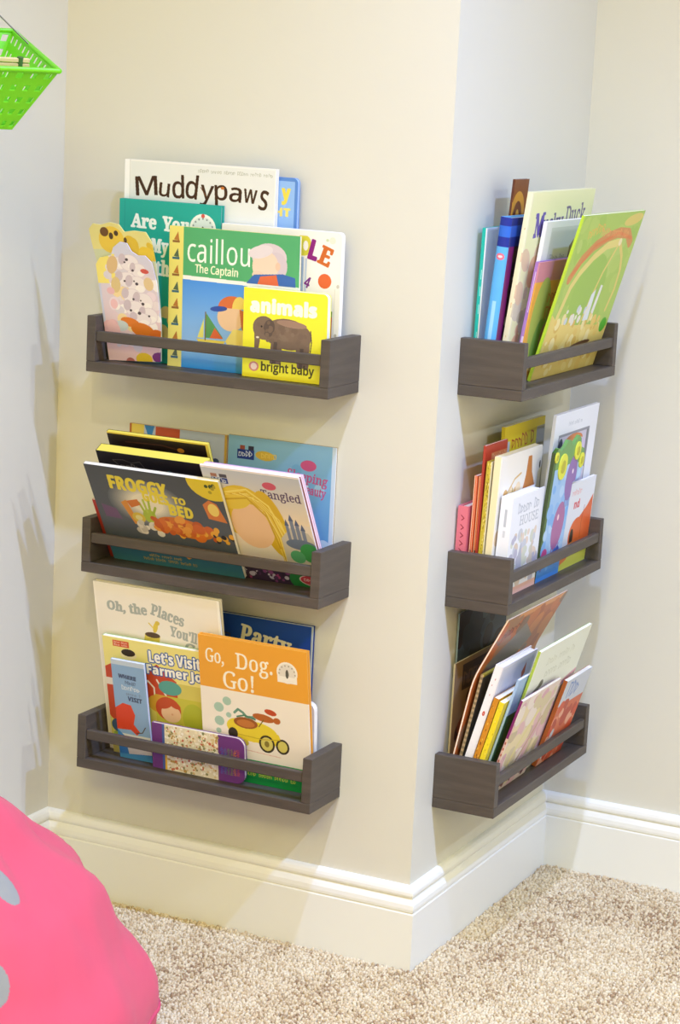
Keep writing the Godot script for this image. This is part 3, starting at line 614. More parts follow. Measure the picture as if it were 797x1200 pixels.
	book("LL", "board_book", "white round-cornered board book behind the orange and white book", 0.205, 0.036, 4, 0.168, 0.1337, 0.010, "white_board", H("f0ece8"), {"kind": "board", "r": 0.012})
	book("LL", "paperback_book", "farm picture book with blue-outlined white title and green edge", 0.0323, 0.044, 13, 0.170, 0.199, 0.008, "farmer", H("7fb84a"), {})
	book("LL", "paperback_book", "small narrow light blue book with a red shape, leaning on the rail", 0.0545, 0.061, 13, 0.0575, 0.167, 0.005, "where", H("8fb2dc"), {"pages": H("d6dfec")})
	book("LL", "board_book", "low purple board book with a speckled photo across its middle", 0.1215, 0.076, 7, 0.158, 0.0725, 0.007, "purple", H("6d3a7c"), {"kind": "board", "r": 0.014, "pages": H("d9cdb8")})
	book("LL", "hardback_book", "orange, white and green hardback with a yellow car on it", 0.2031, 0.060, 10, 0.1798, 0.2277, 0.009, "godog", H("eaa63a"), {"kind": "hard"})

	# top shelf of the right stack
	book("UR", "hardback_book", "thin hardback with a teal spine, nearest the wall", 0.0362, 0.0115, 1.3, 0.15, 0.2233, 0.0075, "palegrey", H("1fb8a4"), {"kind": "hard", "spine_art": "teal", "pages": H("eef0ee")})
	book("UR", "hardback_book", "tall brown book with flame-like picture rising behind the blue spine", 0.0816, 0.0167, 4.0, 0.055, 0.2936, 0.004, "brown", H("5a2c18"), {})
	book("UR", "hardback_book", "thick book with rounded light blue spine and navy band", 0.030, 0.0372, 4.7, 0.16, 0.2412, 0.018, "navy_spine", H("5eb0ee"), {"kind": "hard", "spine_art": "blue", "round": true})
	book("UR", "hardback_book", "tall pale yellow picture book with grey-purple lettering", 0.0471, 0.0468, 6.6, 0.2617, 0.2795, 0.008, "mucky", H("f0ecc4"), {"kind": "hard", "spine_art": "cream"})
	book("UR", "paperback_book", "white book with a grey panel between the pale yellow and mauve ones", 0.0979, 0.0535, 7.5, 0.2, 0.2366, 0.006, "white_gray", H("f1efee"), {})
	book("UR", "hardback_book", "mauve and orange book with a purple spine", 0.0704, 0.0615, 8.3, 0.19, 0.1795, 0.007, "mauve", H("a678c0"), {"kind": "hard", "spine_art": "purple"})
	book("UR", "paperback_book", "large yellow-green picture book tipping out over the rail", 0.1085, 0.068, 15.5, 0.274, 0.2559, 0.004, "green", H("b9d83a"), {})

	# middle shelf of the right stack
	book("MR", "hardback_book", "small thick pink-spined book nearest the wall", 0.0205, 0.0182, 1, 0.1172, 0.1324, 0.0165, "pinkcover", H("dc7482"), {"kind": "hard", "spine_art": "pink"})
	book("MR", "paperback_book", "thin orange-red book next to the pink spine", 0.0257, 0.026, 1.2, 0.12, 0.1789, 0.005, "orange_a", H("d8602e"), {"spine_art": "orange"})
	book("MR", "paperback_book", "thin orange-red book next to the gold spine", 0.0290, 0.0315, 1.2, 0.12, 0.1779, 0.005, "orange_a", H("e0702e"), {"spine_art": "orange"})
	book("MR", "hardback_book", "dark red book sticking up behind the gold spine", 0.0235, 0.0355, 1.3, 0.085, 0.2247, 0.0035, "redbook", H("a83422"), {})
	book("MR", "hardback_book", "book with a patterned gold foil spine", 0.0247, 0.0442, 2.2, 0.088, 0.2019, 0.0086, "goldbook", H("c4ae34"), {"kind": "hard", "spine_art": "gold"})
	book("MR", "paperback_book", "yellow book with reddish lettering at the back of the shelf", 0.1176, 0.030, 0.5, 0.165, 0.2398, 0.006, "yellow", H("c8b820"), {})
	book("MR", "board_book", "cream board book with an orange pear shape", 0.0244, 0.0575, 2.5, 0.165, 0.2104, 0.0115, "pear", H("f0e2b4"), {"kind": "board", "pages": H("f0e2b8")})
	book("MR", "hardback_book", "thick white book with pale grey lettering at the rail", 0.0303, 0.0782, 2.9, 0.1275, 0.1517, 0.0185, "white_house", H("eceef4"), {"kind": "hard", "spine_art": "white", "pages": H("f6f6f6")})
	book("MR", "paperback_book", "tall white paperback with a framed picture at the far end", 0.193, 0.066, 4.0, 0.1905, 0.2551, 0.005, "tall_white", H("dfe2ea"), {})
	book("MR", "board_book", "white book with an orange pumpkin shape at the far end", 0.262, 0.0765, 4.5, 0.1215, 0.1392, 0.005, "pumpkin", H("d8dce4"), {})
	n = thing("shaped_book", "blue die-cut book with a green top and bulging yellow eyes", "book", "children's books on the " + SHELF_NAME["MR"])
	n.transform = shelf_frame("MR") * Transform3D(Basis(Vector3.RIGHT, deg_to_rad(5.5)), Vector3(0.1600, PLANK + 0.0004, 0.0785))
	f = PackedVector2Array()
	for p in [[0, 0], [98, 0], [98, 146], [130, 150], [136, 176], [128, 196], [114, 200], [108, 214], [98, 220], [86, 214], [76, 206], [64, 216], [50, 218], [38, 208], [26, 204], [12, 210], [0, 204]]: f.append(Vector2(p[0], p[1]) * 0.001)
	art("monster", 136, 220)
	st = begin(); prism(st, f, -0.0055, 0, 0.136, 0.22); done(st, "shaped_cover", printed(), n)
	for e in [[8, 196, 7], [40, 178, 17], [98, 196, 12], [122, 178, 10]]:
		st = begin(); prism(st, rounded(-e[2] * 0.001, -e[2] * 0.0012, e[2] * 0.001, e[2] * 0.0012, e[2] * 0.00098, e[2] * 0.00098), 0, 0.0015, 1, 1)
		var eye := done(st, "eye", paint(H("dfe04a")), n); eye.position = Vector3(e[0], e[1], 0) * 0.001
		st = begin(); prism(st, rounded(-e[2] * 0.00045, -e[2] * 0.0006, e[2] * 0.00045, e[2] * 0.0006, e[2] * 0.00044, e[2] * 0.00044), 0.0015, 0.0022, 1, 1)
		done(st, "pupil", paint(H("b9b43a")), eye)
	st = begin(); cbox(st, Vector3(-0.0012, 0, -0.0055), Vector3(0, 0.204, 0)); done(st, "spine", paint(H("3a4a26")), n)

	# bottom shelf of the right stack
	book("LR", "hardback_book", "dark blue-grey book against the wall under the middle shelf", 0.0533, 0.0037, 0.4, 0.19, 0.272, 0.003, "navy", H("7d93a6"), {})
	book("LR", "paperback_book", "brown and tan picture book in front of the dark blue one", 0.0392, 0.0072, 0.5, 0.187, 0.1976, 0.003, "tan", H("b8a878"), {})
	magazine()
	book("LR", "paperback_book", "thin dark book with an olive top edge behind the white one", 0.0245, 0.0215, 11.6, 0.165, 0.196, 0.005, "olive", H("8a7a5a"), {"spine_art": "stripe", "pages": H("b8ac4a")})
	book("LR", "hardback_book", "thick white hardback with a red spot on its spine", 0.0190, 0.0355, 15.3, 0.1398, 0.2175, 0.0125, "white_red", H("f0eef0"), {"kind": "hard", "spine_art": "dots", "pages": H("f2f0f0")})
	book("LR", "hardback_book", "short book with an orange printed spine", 0.0165, 0.0452, 15.6, 0.115, 0.168, 0.008, "orange_b", H("d08a24"), {"spine_art": "orange_print"})
	book("LR", "hardback_book", "short book with a bright yellow spine", 0.0170, 0.0545, 15.8, 0.110, 0.163, 0.008, "yellow_b", H("ecd62c"), {"spine_art": "yellow_print"})
	book("LR", "paperback_book", "thin light blue and green book beside the yellow spine", 0.0330, 0.0596, 16.0, 0.10, 0.1985, 0.004, "blue_b", H("a3bfdf"), {})
	book("LR", "paperback_book", "pale cream-green book with a grey bird", 0.0683, 0.0655, 16.2, 0.2204, 0.2383, 0.005, "bird", H("a8bf4a"), {"pages": H("f4f4e8")})
	book("LR", "paperback_book", "pastel flowery book with a magenta spine top", 0.0340, 0.0713, 17.5, 0.16, 0.1677, 0.0045, "flower", H("7c2a66"), {"spine_art": "magenta"})
	book("LR", "paperback_book", "orange-red book with white page tops at the far end", 0.2316, 0.0745, 17.0, 0.1123, 0.152, 0.0070, "red_front", H("b8642c"), {"pages": H("f6f4ee")})

# magazine whose upper half flops forward over its neighbours
func magazine() -> void:
	var n := thing("magazine", "orange floppy magazine curling forward above the other books", "magazine", "children's books on the " + SHELF_NAME["LR"])
	n.transform = shelf_frame("LR") * Transform3D(Basis.IDENTITY, Vector3(0.0165, PLANK + 0.0004, 0.0118))
	var w := 0.245
	var prof := []           # (out, up) of the front face
	var p := Vector2.ZERO
	prof.append(p)
	for i in 24:
		var s := i / 23.0
		var ang := 11.4 if s < 0.55 else lerpf(11.4, 27.0, smoothstep(0.55, 0.74, s))
		p += Vector2(sin(deg_to_rad(ang)), cos(deg_to_rad(ang))) * 0.0124
		prof.append(p)
	art("mag", w * 1000, 298)
	var pm := printed(0.3)
	for layer in [["front_cover", 0.0, 0.0005, pm], ["page_block", 0.0005, 0.0023, paint(H("f0e4d4"), 0.8)], ["back_cover", 0.0023, 0.0028, paint(H("c9824c"))]]:
		var st := begin()
		st.set_smooth_group(0)
		for i in prof.size() - 1:
			var a: Vector2 = prof[i]; var b: Vector2 = prof[i + 1]
			var v0 := 1.0 - float(i) / 24; var v1 := 1.0 - float(i + 1) / 24
			var da := Vector2(1, -0.25) * float(layer[1]); var db := Vector2(1, -0.25) * float(layer[2])
			var q := [Vector3(0, a.y - da.y, a.x - da.x), Vector3(w, a.y - da.y, a.x - da.x), Vector3(w, b.y - da.y, b.x - da.x), Vector3(0, b.y - da.y, b.x - da.x)]
			var r := [Vector3(0, a.y - db.y, a.x - db.x), Vector3(w, a.y - db.y, a.x - db.x), Vector3(w, b.y - db.y, b.x - db.x), Vector3(0, b.y - db.y, b.x - db.x)]
			st.set_smooth_group(0)
			quad(st, q[0], q[1], q[2], q[3], Vector2(0, v0), Vector2(1, v0), Vector2(1, v1), Vector2(0, v1))
			quad(st, r[1], r[0], r[3], r[2], Vector2(1, v0), Vector2(0, v0), Vector2(0, v1), Vector2(1, v1))
			st.set_smooth_group(-1)
			quad(st, r[0], q[0], q[3], r[3], Vector2(0, v0), Vector2(0, v0), Vector2(0, v1), Vector2(0, v1)); quad(st, q[1], r[1], r[2], q[2], Vector2(1, v0), Vector2(1, v0), Vector2(1, v1), Vector2(1, v1))
			if i == prof.size() - 2: quad(st, q[3], q[2], r[2], r[3])
			if i == 0: quad(st, r[0], r[1], q[1], q[0])
		done(st, layer[0], layer[3], n)

# ------------------------------------------------------------------ shelves
func wood() -> StandardMaterial3D:
	var nz := FastNoiseLite.new()
	nz.seed = 5; nz.frequency = 0.02; nz.fractal_octaves = 4
	var fine := FastNoiseLite.new()
	fine.seed = 9; fine.frequency = 0.05
	var w := 512
	var img := Image.create(w, w, false, Image.FORMAT_RGB8)
	var nrm := Image.create(w, w, false, Image.FORMAT_RGB8)
	var a := H("4a433d"); var b := H("5b534b")
	for y in w:
		for x in w:
			var g := 0.5 + 0.5 * nz.get_noise_2d(x * 0.16, y * 1.7) + 0.22 * fine.get_noise_2d(x * 0.25, y * 5.0)
			g = clampf(g, 0, 1)
			img.set_pixel(x, y, a.lerp(b, g))
			nrm.set_pixel(x, y, Color(g, g, g))
	nrm.bump_map_to_normal_map(2.0)
	var m := StandardMaterial3D.new()
	m.albedo_texture = ImageTexture.create_from_image(img)
	m.normal_enabled = true
	m.normal_texture = ImageTexture.create_from_image(nrm)
	m.normal_scale = 0.25
	m.roughness = 0.5
	m.metallic_specular = 0.4
	m.uv1_triplanar = true
	m.uv1_scale = Vector3(4, 4, 4)
	return m

func build_shelves() -> void:
	var m := wood()
	var lab := {"UL": "dark stained wooden book ledge, top of the left stack", "ML": "dark stained wooden book ledge, middle of the left stack", "LL": "dark stained wooden book ledge, bottom of the left stack",
		"UR": "dark stained wooden book ledge, top of the right stack by the alcove", "MR": "dark stained wooden book ledge, middle of the right stack by the alcove", "LR": "dark stained wooden book ledge, bottom of the right stack by the alcove"}
	for k in ["UL", "ML", "LL", "UR", "MR", "LR"]:
		var n := thing("wall_shelf", lab[k], "shelf", "dark wooden wall shelves")
		n.transform = shelf_frame(k)
		var st := begin(); cbox(st, Vector3(0, 0, 0.0002), Vector3(0.4, PLANK, 0.0995), 0.0008); done(st, "base_plank", m, n)
		for x in [0.0, 0.385]:
			st = begin(); cbox(st, Vector3(x, PLANK, 0.0002), Vector3(x + 0.015, 0.083, 0.0995), 0.0008); done(st, "end_panel", m, n)
		st = begin(); cbox(st, Vector3(0.015, 0.0455, 0.089), Vector3(0.385, 0.061, 0.0978), 0.0012); done(st, "front_rail", m, n)

# ------------------------------------------------------------------ room
func wall_paint(c: Color) -> StandardMaterial3D:
	var nz := FastNoiseLite.new()
	nz.seed = 21; nz.frequency = 0.09; nz.fractal_octaves = 3
	var img := nz.get_seamless_image(256, 256)
	img.convert(Image.FORMAT_RGB8)
	img.bump_map_to_normal_map(1.0)
	var m := StandardMaterial3D.new()
	m.albedo_color = c
	m.roughness = 0.75
	m.metallic_specular = 0.3
	m.normal_enabled = true
	m.normal_texture = ImageTexture.create_from_image(img)
	m.normal_scale = 0.06
	m.uv1_triplanar = true
	m.uv1_world_triplanar = true
	m.uv1_scale = Vector3(5, 5, 5)
	return m

func slab(pts: Array, y0: float, y1: float) -> SurfaceTool:    # upright prism over a floor plan outline (x, z)
	var st := begin()
	var p := PackedVector2Array(pts)
	if Geometry2D.is_polygon_clockwise(p): p.reverse()
	var t := Geometry2D.triangulate_polygon(p)
	for i in range(0, t.size(), 3):
		var a := p[t[i]]; var b := p[t[i + 1]]; var c := p[t[i + 2]]
		if (b - a).cross(c - a) < 0.0:
			var s := b; b = c; c = s
		tri(st, Vector3(a.x, y1, a.y), Vector3(c.x, y1, c.y), Vector3(b.x, y1, b.y))
		tri(st, Vector3(a.x, y0, a.y), Vector3(b.x, y0, b.y), Vector3(c.x, y0, c.y))
	for i in p.size():
		var a := p[i]; var b := p[(i + 1) % p.size()]
		quad(st, Vector3(a.x, y0, a.y), Vector3(a.x, y1, a.y), Vector3(b.x, y1, b.y), Vector3(b.x, y0, b.y))
	return st

# moulding along a run from a to b (x, z); n0 and n1 say how the run moves per unit of depth at each end (mitres)
func baseboard(called: String, a: Vector2, b: Vector2, out: Vector2, ma: float, mb: float, m: Material) -> void:
	var prof := [[0, 0.0], [14, 0.0], [14, 88], [13.2, 89.5], [12.2, 90.2], [12.2, 91.2], [13.6, 92], [13.8, 96], [13, 102], [10.6, 107.5], [9.2, 110], [8.2, 111], [8.2, 112.2], [10, 113], [10.6, 116], [10.2, 120], [8.6, 124.5], [6, 127.5], [3, 128.8], [0, 129]]
	var st := begin()
	var dir := (b - a).normalized()
	var at := func(q: Array, e: int) -> Vector3:
		var d: float = q[0] * 0.001
		var p: Vector2 = (a + dir * ma * d if e == 0 else b + dir * mb * d) + out * d
		return Vector3(p.x, q[1] * 0.001, p.y)
	for i in prof.size() - 1:
		quad(st, at.call(prof[i], 0), at.call(prof[i], 1), at.call(prof[i + 1], 1), at.call(prof[i + 1], 0))
	structure(st, called, m)

func build_room() -> void:
	var plaster := wall_paint(H("dcdacc"))      # one paint on every wall
	var white := paint(H("f0f1ea"), 0.35, 0.5)
	var T := 0.12
	structure(slab([Vector2(WALL_L, 0), Vector2(0, 0), Vector2(-T, -T), Vector2(WALL_L, -T)], 0, CEIL), "wall_front", plaster)
	structure(slab([Vector2(0, 0), Vector2(0, WALL_B), Vector2(-T, WALL_B), Vector2(-T, -T)], 0, CEIL), "wall_side", plaster)
	structure(slab([Vector2(-T, WALL_B), Vector2(ROOM_R, WALL_B), Vector2(ROOM_R, WALL_B - T), Vector2(-T, WALL_B - T)], 0, CEIL), "wall_back", plaster)
	structure(slab([Vector2(WALL_L, -T), Vector2(WALL_L, ROOM_Z), Vector2(WALL_L - T, ROOM_Z), Vector2(WALL_L - T, -T)], 0, CEIL), "wall_left", plaster)
	structure(slab([Vector2(ROOM_R, WALL_B - T), Vector2(ROOM_R + T, WALL_B - T), Vector2(ROOM_R + T, ROOM_Z), Vector2(ROOM_R, ROOM_Z)], 0, CEIL), "wall_right", plaster)
	structure(slab([Vector2(WALL_L - T, ROOM_Z), Vector2(ROOM_R + T, ROOM_Z), Vector2(ROOM_R + T, ROOM_Z + T), Vector2(WALL_L - T, ROOM_Z + T)], 0, CEIL), "wall_rear", plaster)
	var st := begin(); cbox(st, Vector3(WALL_L - T, CEIL, WALL_B - T), Vector3(ROOM_R + T, CEIL + T, ROOM_Z + T)); structure(st, "ceiling", paint(H("f0eee8"), 0.8, 0.2))
	# floor: carpet backing with the same mottle as the pile
	var nz := FastNoiseLite.new()
	nz.seed = 3; nz.frequency = 0.09; nz.fractal_octaves = 3
	var img := nz.get_seamless_image(512, 512)
	img.convert(Image.FORMAT_RGB8)
	for y in 512:
		for x in 512:
			var g := img.get_pixel(x, y).r
			img.set_pixel(x, y, H("b59c78").lerp(H("e3d2b2"), clampf((g - 0.3) * 2.2, 0, 1)))
	var fm := StandardMaterial3D.new()
	fm.albedo_texture = ImageTexture.create_from_image(img)
	fm.roughness = 0.95
	fm.metallic_specular = 0.1
	fm.uv1_triplanar = true
	fm.uv1_world_triplanar = true
	fm.uv1_scale = Vector3(3, 3, 3)
	st = begin(); cbox(st, Vector3(WALL_L - T, -T, WALL_B - T), Vector3(ROOM_R + T, 0, ROOM_Z + T)); structure(st, "floor", fm)
	# skirting, mitred at both corners
	baseboard("baseboard_front", Vector2(WALL_L, 0), Vector2(0, 0), Vector2(0, 1), 1, 1, white)
	baseboard("baseboard_side", Vector2(0, 0), Vector2(0, WALL_B), Vector2(1, 0), -1, -1, white)
	baseboard("baseboard_back", Vector2(0, WALL_B), Vector2(ROOM_R, WALL_B), Vector2(0, 1), 1, -1, white)
	baseboard("baseboard_left", Vector2(WALL_L, ROOM_Z), Vector2(WALL_L, 0), Vector2(1, 0), 1, -1, white)
	carpet()

func carpet() -> void:
	var st := begin()
	# one yarn tuft: a stubby five-sided blob, wider at mid height
	var rings := [[0.0, 0.0026], [0.004, 0.0036], [0.0068, 0.0024]]
	st.set_smooth_group(0)
	for i in 2:
		for k in 5:
			var a := TAU * k / 5; var b := TAU * (k + 1) / 5
			var p := func(r: Array, t: float) -> Vector3: return Vector3(cos(t) * r[1], r[0], -sin(t) * r[1])
			quad(st, p.call(rings[i], a), p.call(rings[i], b), p.call(rings[i + 1], b), p.call(rings[i + 1], a))
	for k in 5:
		var a := TAU * k / 5; var b := TAU * (k + 1) / 5
		tri(st, Vector3(cos(a) * 0.0024, 0.0068, -sin(a) * 0.0024), Vector3(cos(b) * 0.0024, 0.0068, -sin(b) * 0.0024), Vector3(0, 0.0078, 0))
	st.generate_normals()
	var mm := MultiMesh.new()
	mm.transform_format = MultiMesh.TRANSFORM_3D
	mm.use_colors = true
	mm.mesh = st.commit()
	var g := RandomNumberGenerator.new()
	g.seed = 77
	var nz := FastNoiseLite.new()
	nz.seed = 13; nz.frequency = 5.5
	var xf := []
	var cols := []
	var light := H("e2d6ba").srgb_to_linear(); var mid := H("cebb99").srgb_to_linear(); var dark := H("a0866a").srgb_to_linear()
	var step := 0.0042
	var z := WALL_B + 0.016
	while z < 1.35:
		var x := WALL_L + 0.016
		while x < 1.75:
			if not (x < 0.016 and z < 0.016):
				var s := g.randf_range(0.55, 0.9)
				var b := Basis(Vector3.UP, g.randf() * TAU) * Basis(Vector3(1, 0, 0), g.randf_range(-0.45, 0.45)) * Basis(Vector3(0, 0, 1), g.randf_range(-0.45, 0.45))
				xf.append(Transform3D(b.scaled(Vector3(s, s * g.randf_range(0.75, 1.2), s)), Vector3(x + g.randf_range(-0.002, 0.002), -0.0012, z + g.randf_range(-0.002, 0.002))))
				var t := clampf(g.randf_range(0.06, 1.0) + 0.35 * nz.get_noise_2d(x, z), 0.0, 1.0)
				cols.append(dark.lerp(mid, t / 0.3) if t < 0.3 else mid.lerp(light, clampf((t - 0.3) / 0.7, 0, 1)))
			x += step
		z += step
	mm.instance_count = xf.size()
	for i in xf.size():
		mm.set_instance_transform(i, xf[i])
		mm.set_instance_color(i, cols[i])
	var o := MultiMeshInstance3D.new()
	o.multimesh = mm
	o.name = "carpet_pile"
	var m := StandardMaterial3D.new()
	m.vertex_color_use_as_albedo = true
	m.roughness = 0.95
	m.metallic_specular = 0.1
	o.material_override = m
	add_child(o)
	o.set_meta("kind", "stuff")
	o.set_meta("label", "speckled beige carpet pile covering the floor")
	o.set_meta("category", "carpet")

# ------------------------------------------------------------------ bean bag
func build_bean_bag() -> void:
	var n := thing("bean_bag", "bright pink bean bag with grey dots on the carpet, bottom left", "bean bag")
	n.position = Vector3(-0.326, 0.004, 0.81)
	var key := [[0.0, 0.0], [0.16, 0.002], [0.26, 0.02], [0.298, 0.07], [0.312, 0.13], [0.315, 0.165], [0.312, 0.188], [0.300, 0.215], [0.280, 0.243], [0.256, 0.285], [0.240, 0.314], [0.208, 0.339], [0.176, 0.360], [0.144, 0.395], [0.114, 0.423], [0.08, 0.452], [0.04, 0.464], [0.0, 0.468]]
	var c := Curve2D.new()
	for k in key: c.add_point(Vector2(k[0], k[1]))
	var NS := 64; var NT := 128
	var nz := FastNoiseLite.new()
	nz.seed = 31; nz.frequency = 6.0; nz.fractal_octaves = 3
	var L := c.get_baked_length()
	var grid := []
	for i in NS + 1:
		var row := []
		var q := c.sample_baked(L * i / NS)
		for j in NT + 1:
			var a := TAU * (j % NT) / NT
			var d := Vector3(sin(a), 0, cos(a))
			var p := d * q.x + Vector3(0, q.y, 0)
			# soft folds running down the sides, fading at the foot and the crown
			var f := nz.get_noise_3d(p.x * 1.2, p.y * 0.6, p.z * 1.2) * 0.013 + sin(a * 9.0 + q.y * 6.0) * 0.003
			var k := clampf(q.x / 0.12, 0, 1) * smoothstep(0.0, 0.06, q.y)
			row.append(p + (d + Vector3(0, 0.4, 0)) * f * k)
		grid.append(row)
	# cotton print: pink with a few grey dots
	K = 0.5
	canvas(2048, 1024, H("cd526b"))
	for p in [[0.2185, 0.747], [0.172, 0.622], [0.05, 0.72], [0.08, 0.5], [0.45, 0.35], [0.52, 0.55], [0.63, 0.40], [0.72, 0.62], [0.83, 0.36], [0.92, 0.56], [0.2, 0.86], [0.6, 0.86]]:
		el(p[0] * 2048, (1 - p[1]) * 1024, 26, 32, H("8b8d8c"))
	K = 2.2
	var m := printed(0.8)
	m.metallic_specular = 0.2
	m.texture_repeat = true
	m.rim_enabled = true
	m.rim = 0.25
	var st := begin()
	st.set_smooth_group(0)
	for i in NS:
		for j in NT:
			quad(st, grid[i][j], grid[i][j + 1], grid[i + 1][j + 1], grid[i + 1][j], Vector2(float(j) / NT, 1 - float(i) / NS), Vector2(float(j + 1) / NT, 1 - float(i) / NS), Vector2(float(j + 1) / NT, 1 - float(i + 1) / NS), Vector2(float(j) / NT, 1 - float(i + 1) / NS))
	done(st, "cushion_body", m, n)
	# welt where the base panel is sewn on
	st = begin()
	var row := -1
	for i in NS:
		if c.sample_baked(L * i / NS).y > 0.155 and row < 0: row = i
	var path := []
	for j in NT + 1: path.append(grid[row][j])
	tube(st, path, 0.003, 6)
	done(st, "seam_piping", paint(H("c44e6a"), 0.8, 0.2), n)

# ------------------------------------------------------------------ green basket on the left wall
func build_basket() -> void:
	var n := thing("plastic_basket", "lime green perforated plastic basket hanging at the left edge", "basket")
	# rim corner nearest the room, the rim's long edge towards the camera side, the short edge away and slightly up
	var P0 := Vector3(-0.333, 1.284, 0.482)
	var e1 := Vector3(-0.64, 0.0, 0.77).normalized()
	var dp := Vector3(-0.75, 0.227, -0.62).normalized()
	var up := dp.cross(e1).normalized()
	if up.y < 0: up = -up
	var L := 0.19; var D := 0.215; var Hh := 0.088; var ins := 0.042
	n.position = P0 - up * Hh + e1 * L * 0.5 + dp * D * 0.5
	var base := n.position
	var top := [P0, P0 + e1 * L, P0 + e1 * L + dp * D, P0 + dp * D]
	var bot := [P0 + e1 * ins + dp * ins, P0 + e1 * (L - ins) + dp * ins, P0 + e1 * (L - ins) + dp * (D - ins), P0 + e1 * ins + dp * (D - ins)]
	for i in 4:
		top[i] -= base; bot[i] = bot[i] - up * Hh - base
	var m := StandardMaterial3D.new()
	m.albedo_color = H("82e22a")
	m.roughness = 0.35
	m.backlight_enabled = true
	m.backlight = H("5ab010")
	# four walls, each a lattice with real holes and 1.6 mm of thickness
	for s in 4:
		var a: Vector3 = top[s]; var b: Vector3 = top[(s + 1) % 4]; var c: Vector3 = bot[(s + 1) % 4]; var d: Vector3 = bot[s]
		var nx := 10 if s % 2 == 0 else 11
		var ny := 5
		var mid := (a + b + c + d) * 0.25
		var nrm := (b - a).cross(d - a).normalized()
		if nrm.dot(mid + up * 0.044) < 0: nrm = -nrm
		var at := func(x: float, y: float, k: float) -> Vector3: return a.lerp(b, x).lerp(d.lerp(c, x), y) + nrm * k
		var st := begin()
		for ix in nx:
			for iy in ny:
				var x0 := float(ix) / nx; var x1 := float(ix + 1) / nx; var y0 := float(iy) / ny; var y1 := float(iy + 1) / ny
				var hx := (x1 - x0) * 0.27; var hy := (y1 - y0) * 0.27
				for k in [0.0, -0.0016]:
					var o := [at.call(x0, y0, k), at.call(x1, y0, k), at.call(x1, y1, k), at.call(x0, y1, k)]
					var i := [at.call(x0 + hx, y0 + hy, k), at.call(x1 - hx, y0 + hy, k), at.call(x1 - hx, y1 - hy, k), at.call(x0 + hx, y1 - hy, k)]
					for e in 4: quad(st, o[e], i[e], i[(e + 1) % 4], o[(e + 1) % 4])
				var p := [[x0 + hx, y0 + hy], [x1 - hx, y0 + hy], [x1 - hx, y1 - hy], [x0 + hx, y1 - hy]]
				for e in 4:
					var u: Array = p[e]; var v: Array = p[(e + 1) % 4]
					quad(st, at.call(u[0], u[1], 0.0), at.call(v[0], v[1], 0.0), at.call(v[0], v[1], -0.0016), at.call(u[0], u[1], -0.0016))
		done(st, "lattice_wall", m, n)
	var st := begin()
	for k in [0.0, 0.0016]: quad(st, bot[0] + up * k, bot[1] + up * k, bot[2] + up * k, bot[3] + up * k)
	done(st, "base_plate", m, n)
	st = begin()
	var rim := []
	for i in 5: rim.append(top[i % 4])
	for i in 4: tube(st, [rim[i], rim[i + 1]], 0.0034, 8)
	done(st, "rim", m, n)
	# wire bail up to a hook on the wall
	var hook := Vector3(WALL_L + 0.012, 1.52, 0.52) - base
	var wm := paint(H("8c8884"), 0.35)
	wm.metallic = 0.8
	st = begin(); tube(st, [top[0].lerp(top[3], 0.62), hook], 0.0011, 6); done(st, "wire_handle", wm, n)
	st = begin(); tube(st, [top[1], hook], 0.0011, 6); done(st, "wire_handle", wm, n)
	var h := thing("wall_hook", "small metal hook on the left wall carrying the green basket", "hook")
	h.position = base + hook
	st = begin(); cbox(st, Vector3(-0.012, -0.014, -0.007), Vector3(-0.0095, 0.014, 0.007), 0.0006); done(st, "back_plate", wm, h)
	st = begin(); tube(st, [Vector3(-0.0095, 0.004, 0), Vector3(-0.004, -0.001, 0), Vector3(0, -0.002, 0), Vector3(0.004, 0.001, 0), Vector3(0.005, 0.006, 0)], 0.0014, 6); done(st, "hook_wire", wm, h)
	# a flat wooden peg lying across the rim
	var g := thing("wooden_peg", "pale tan wooden peg lying inside the green basket", "peg")
	var s0: Vector3 = P0 + e1 * 0.03 + dp * 0.03 - up * 0.006
	g.position = s0
	g.basis = Basis(e1, up, e1.cross(up))
	st = begin(); cbox(st, Vector3(0, 0, 0), Vector3(0.11, 0.006, 0.006), 0.0006); done(st, "stick", paint(H("cdbd86"), 0.7), g)
	st = begin(); cbox(st, Vector3(0.0, 0.0075, 0), Vector3(0.11, 0.0125, 0.006), 0.0006); done(st, "stick", paint(H("d8c894"), 0.7), g)
	st = begin(); tube(st, [Vector3(0.012, -0.001, 0.003), Vector3(0.012, 0.014, 0.003)], 0.0042, 8); done(st, "spring", paint(H("3f6a34"), 0.5), g)

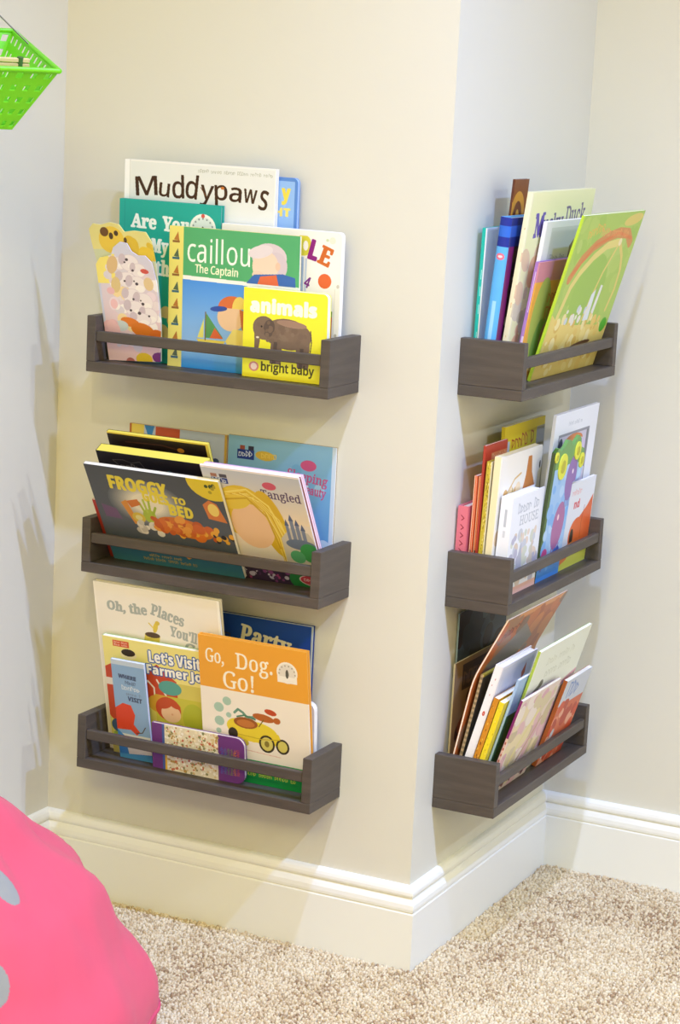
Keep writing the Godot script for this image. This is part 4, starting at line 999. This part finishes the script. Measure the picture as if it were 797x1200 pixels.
# ------------------------------------------------------------------ lamps, all out of view
func unseen_downlight(x: float, z: float, c: Color, e: float, label: String, beam: float, soft: float) -> void:  # out of view; lights the shelf corner from above
	var n := thing("unseen_ceiling_lamp", label, "ceiling light", "unseen ceiling lights")
	n.position = Vector3(x, CEIL, z)
	var st := begin()
	var prof := [Vector2(0.075, 0.0), Vector2(0.095, 0.0), Vector2(0.094, -0.006), Vector2(0.078, -0.008), Vector2(0.075, 0.0)]
	for i in 4:
		for k in 32:
			var a := TAU * k / 32; var b := TAU * (k + 1) / 32
			var p: Vector2 = prof[i]; var q: Vector2 = prof[i + 1]
			quad(st, Vector3(cos(a) * p.x, p.y, sin(a) * p.x), Vector3(cos(b) * p.x, p.y, sin(b) * p.x), Vector3(cos(b) * q.x, q.y, sin(b) * q.x), Vector3(cos(a) * q.x, q.y, sin(a) * q.x))
	done(st, "trim_ring", paint(H("f2f1ec"), 0.5), n)
	st = begin()
	for k in 32:
		var a := TAU * k / 32; var b := TAU * (k + 1) / 32
		tri(st, Vector3(0, -0.002, 0), Vector3(cos(a) * 0.075, -0.002, sin(a) * 0.075), Vector3(cos(b) * 0.075, -0.002, sin(b) * 0.075))
	var m := StandardMaterial3D.new()
	m.albedo_color = Color(0.9, 0.9, 0.9)
	m.emission_enabled = true
	m.emission = c
	m.emission_energy_multiplier = 3.0
	done(st, "light_lens", m, n)
	var l := SpotLight3D.new()
	l.name = "light"
	l.spot_angle = beam
	l.spot_angle_attenuation = soft
	l.spot_range = 12.0
	l.spot_attenuation = 2.0
	l.light_color = c
	l.light_energy = e
	l.light_size = 0.03
	l.shadow_enabled = true
	l.rotation_degrees = Vector3(-90, 0, 0)
	l.position = Vector3(0, -0.02, 0)
	n.add_child(l)

func fill_panel_lamp(x: float, z: float, c: Color, e: float) -> void:  # added panel, warms and lifts the shadows
	var n := thing("added_fill_panel", "added warm fill panel on the ceiling, out of view behind the camera", "ceiling light")
	n.position = Vector3(x, CEIL, z)
	var st := begin()
	for k in [[Vector3(-0.62, -0.03, -0.62), Vector3(0.62, 0, -0.6)], [Vector3(-0.62, -0.03, 0.6), Vector3(0.62, 0, 0.62)], [Vector3(-0.62, -0.03, -0.6), Vector3(-0.6, 0, 0.6)], [Vector3(0.6, -0.03, -0.6), Vector3(0.62, 0, 0.6)]]: cbox(st, k[0], k[1], 0.001)
	done(st, "panel_frame", paint(H("e8e6e0"), 0.5), n)
	st = begin(); cbox(st, Vector3(-0.6, -0.02, -0.6), Vector3(0.6, -0.012, 0.6))
	var m := StandardMaterial3D.new()
	m.albedo_color = Color(0.9, 0.9, 0.9)
	m.emission_enabled = true
	m.emission = c
	m.emission_energy_multiplier = 0.4
	done(st, "light_diffuser", m, n)
	var l := AreaLight3D.new()
	l.name = "light"
	l.area_size = Vector2(1.2, 1.2)
	l.area_range = 12.0
	l.area_attenuation = 2.0
	l.light_color = c
	l.light_energy = e
	l.shadow_enabled = true
	l.rotation_degrees = Vector3(-90, 0, 0)
	l.position = Vector3(0, -0.035, 0)
	n.add_child(l)

func _ready() -> void:
	var cam := Camera3D.new()
	cam.name = "camera"
	cam.position = Vector3(1.2463, 1.2933, 2.8951)
	cam.rotation = Vector3(-0.191, 0.4479, 0.05)
	cam.fov = rad_to_deg(2.0 * atan(600.0 / 2628.32))
	cam.near = 0.05
	add_child(cam)
	cam.current = true
	var env := Environment.new()
	env.background_mode = Environment.BG_COLOR
	env.background_color = Color(0.02, 0.02, 0.02)
	env.tonemap_mode = Environment.TONE_MAPPER_LINEAR
	env.tonemap_exposure = EXPOSURE
	env.sdfgi_enabled = true
	env.ssao_enabled = true
	env.ssil_enabled = true
	var we := WorldEnvironment.new()
	we.name = "environment"
	we.environment = env
	add_child(we)
	# five unseen ceiling lamps and one added warm fill panel
	for l in LAMPS: unseen_downlight(l[0], l[1], l[2], l[3], l[4], l[5], l[6])
	fill_panel_lamp(FILL_PANEL[0], FILL_PANEL[1], FILL_PANEL[2], FILL_PANEL[3])
	build_room()
	build_shelves()
	build_books()
	build_bean_bag()
	build_basket()
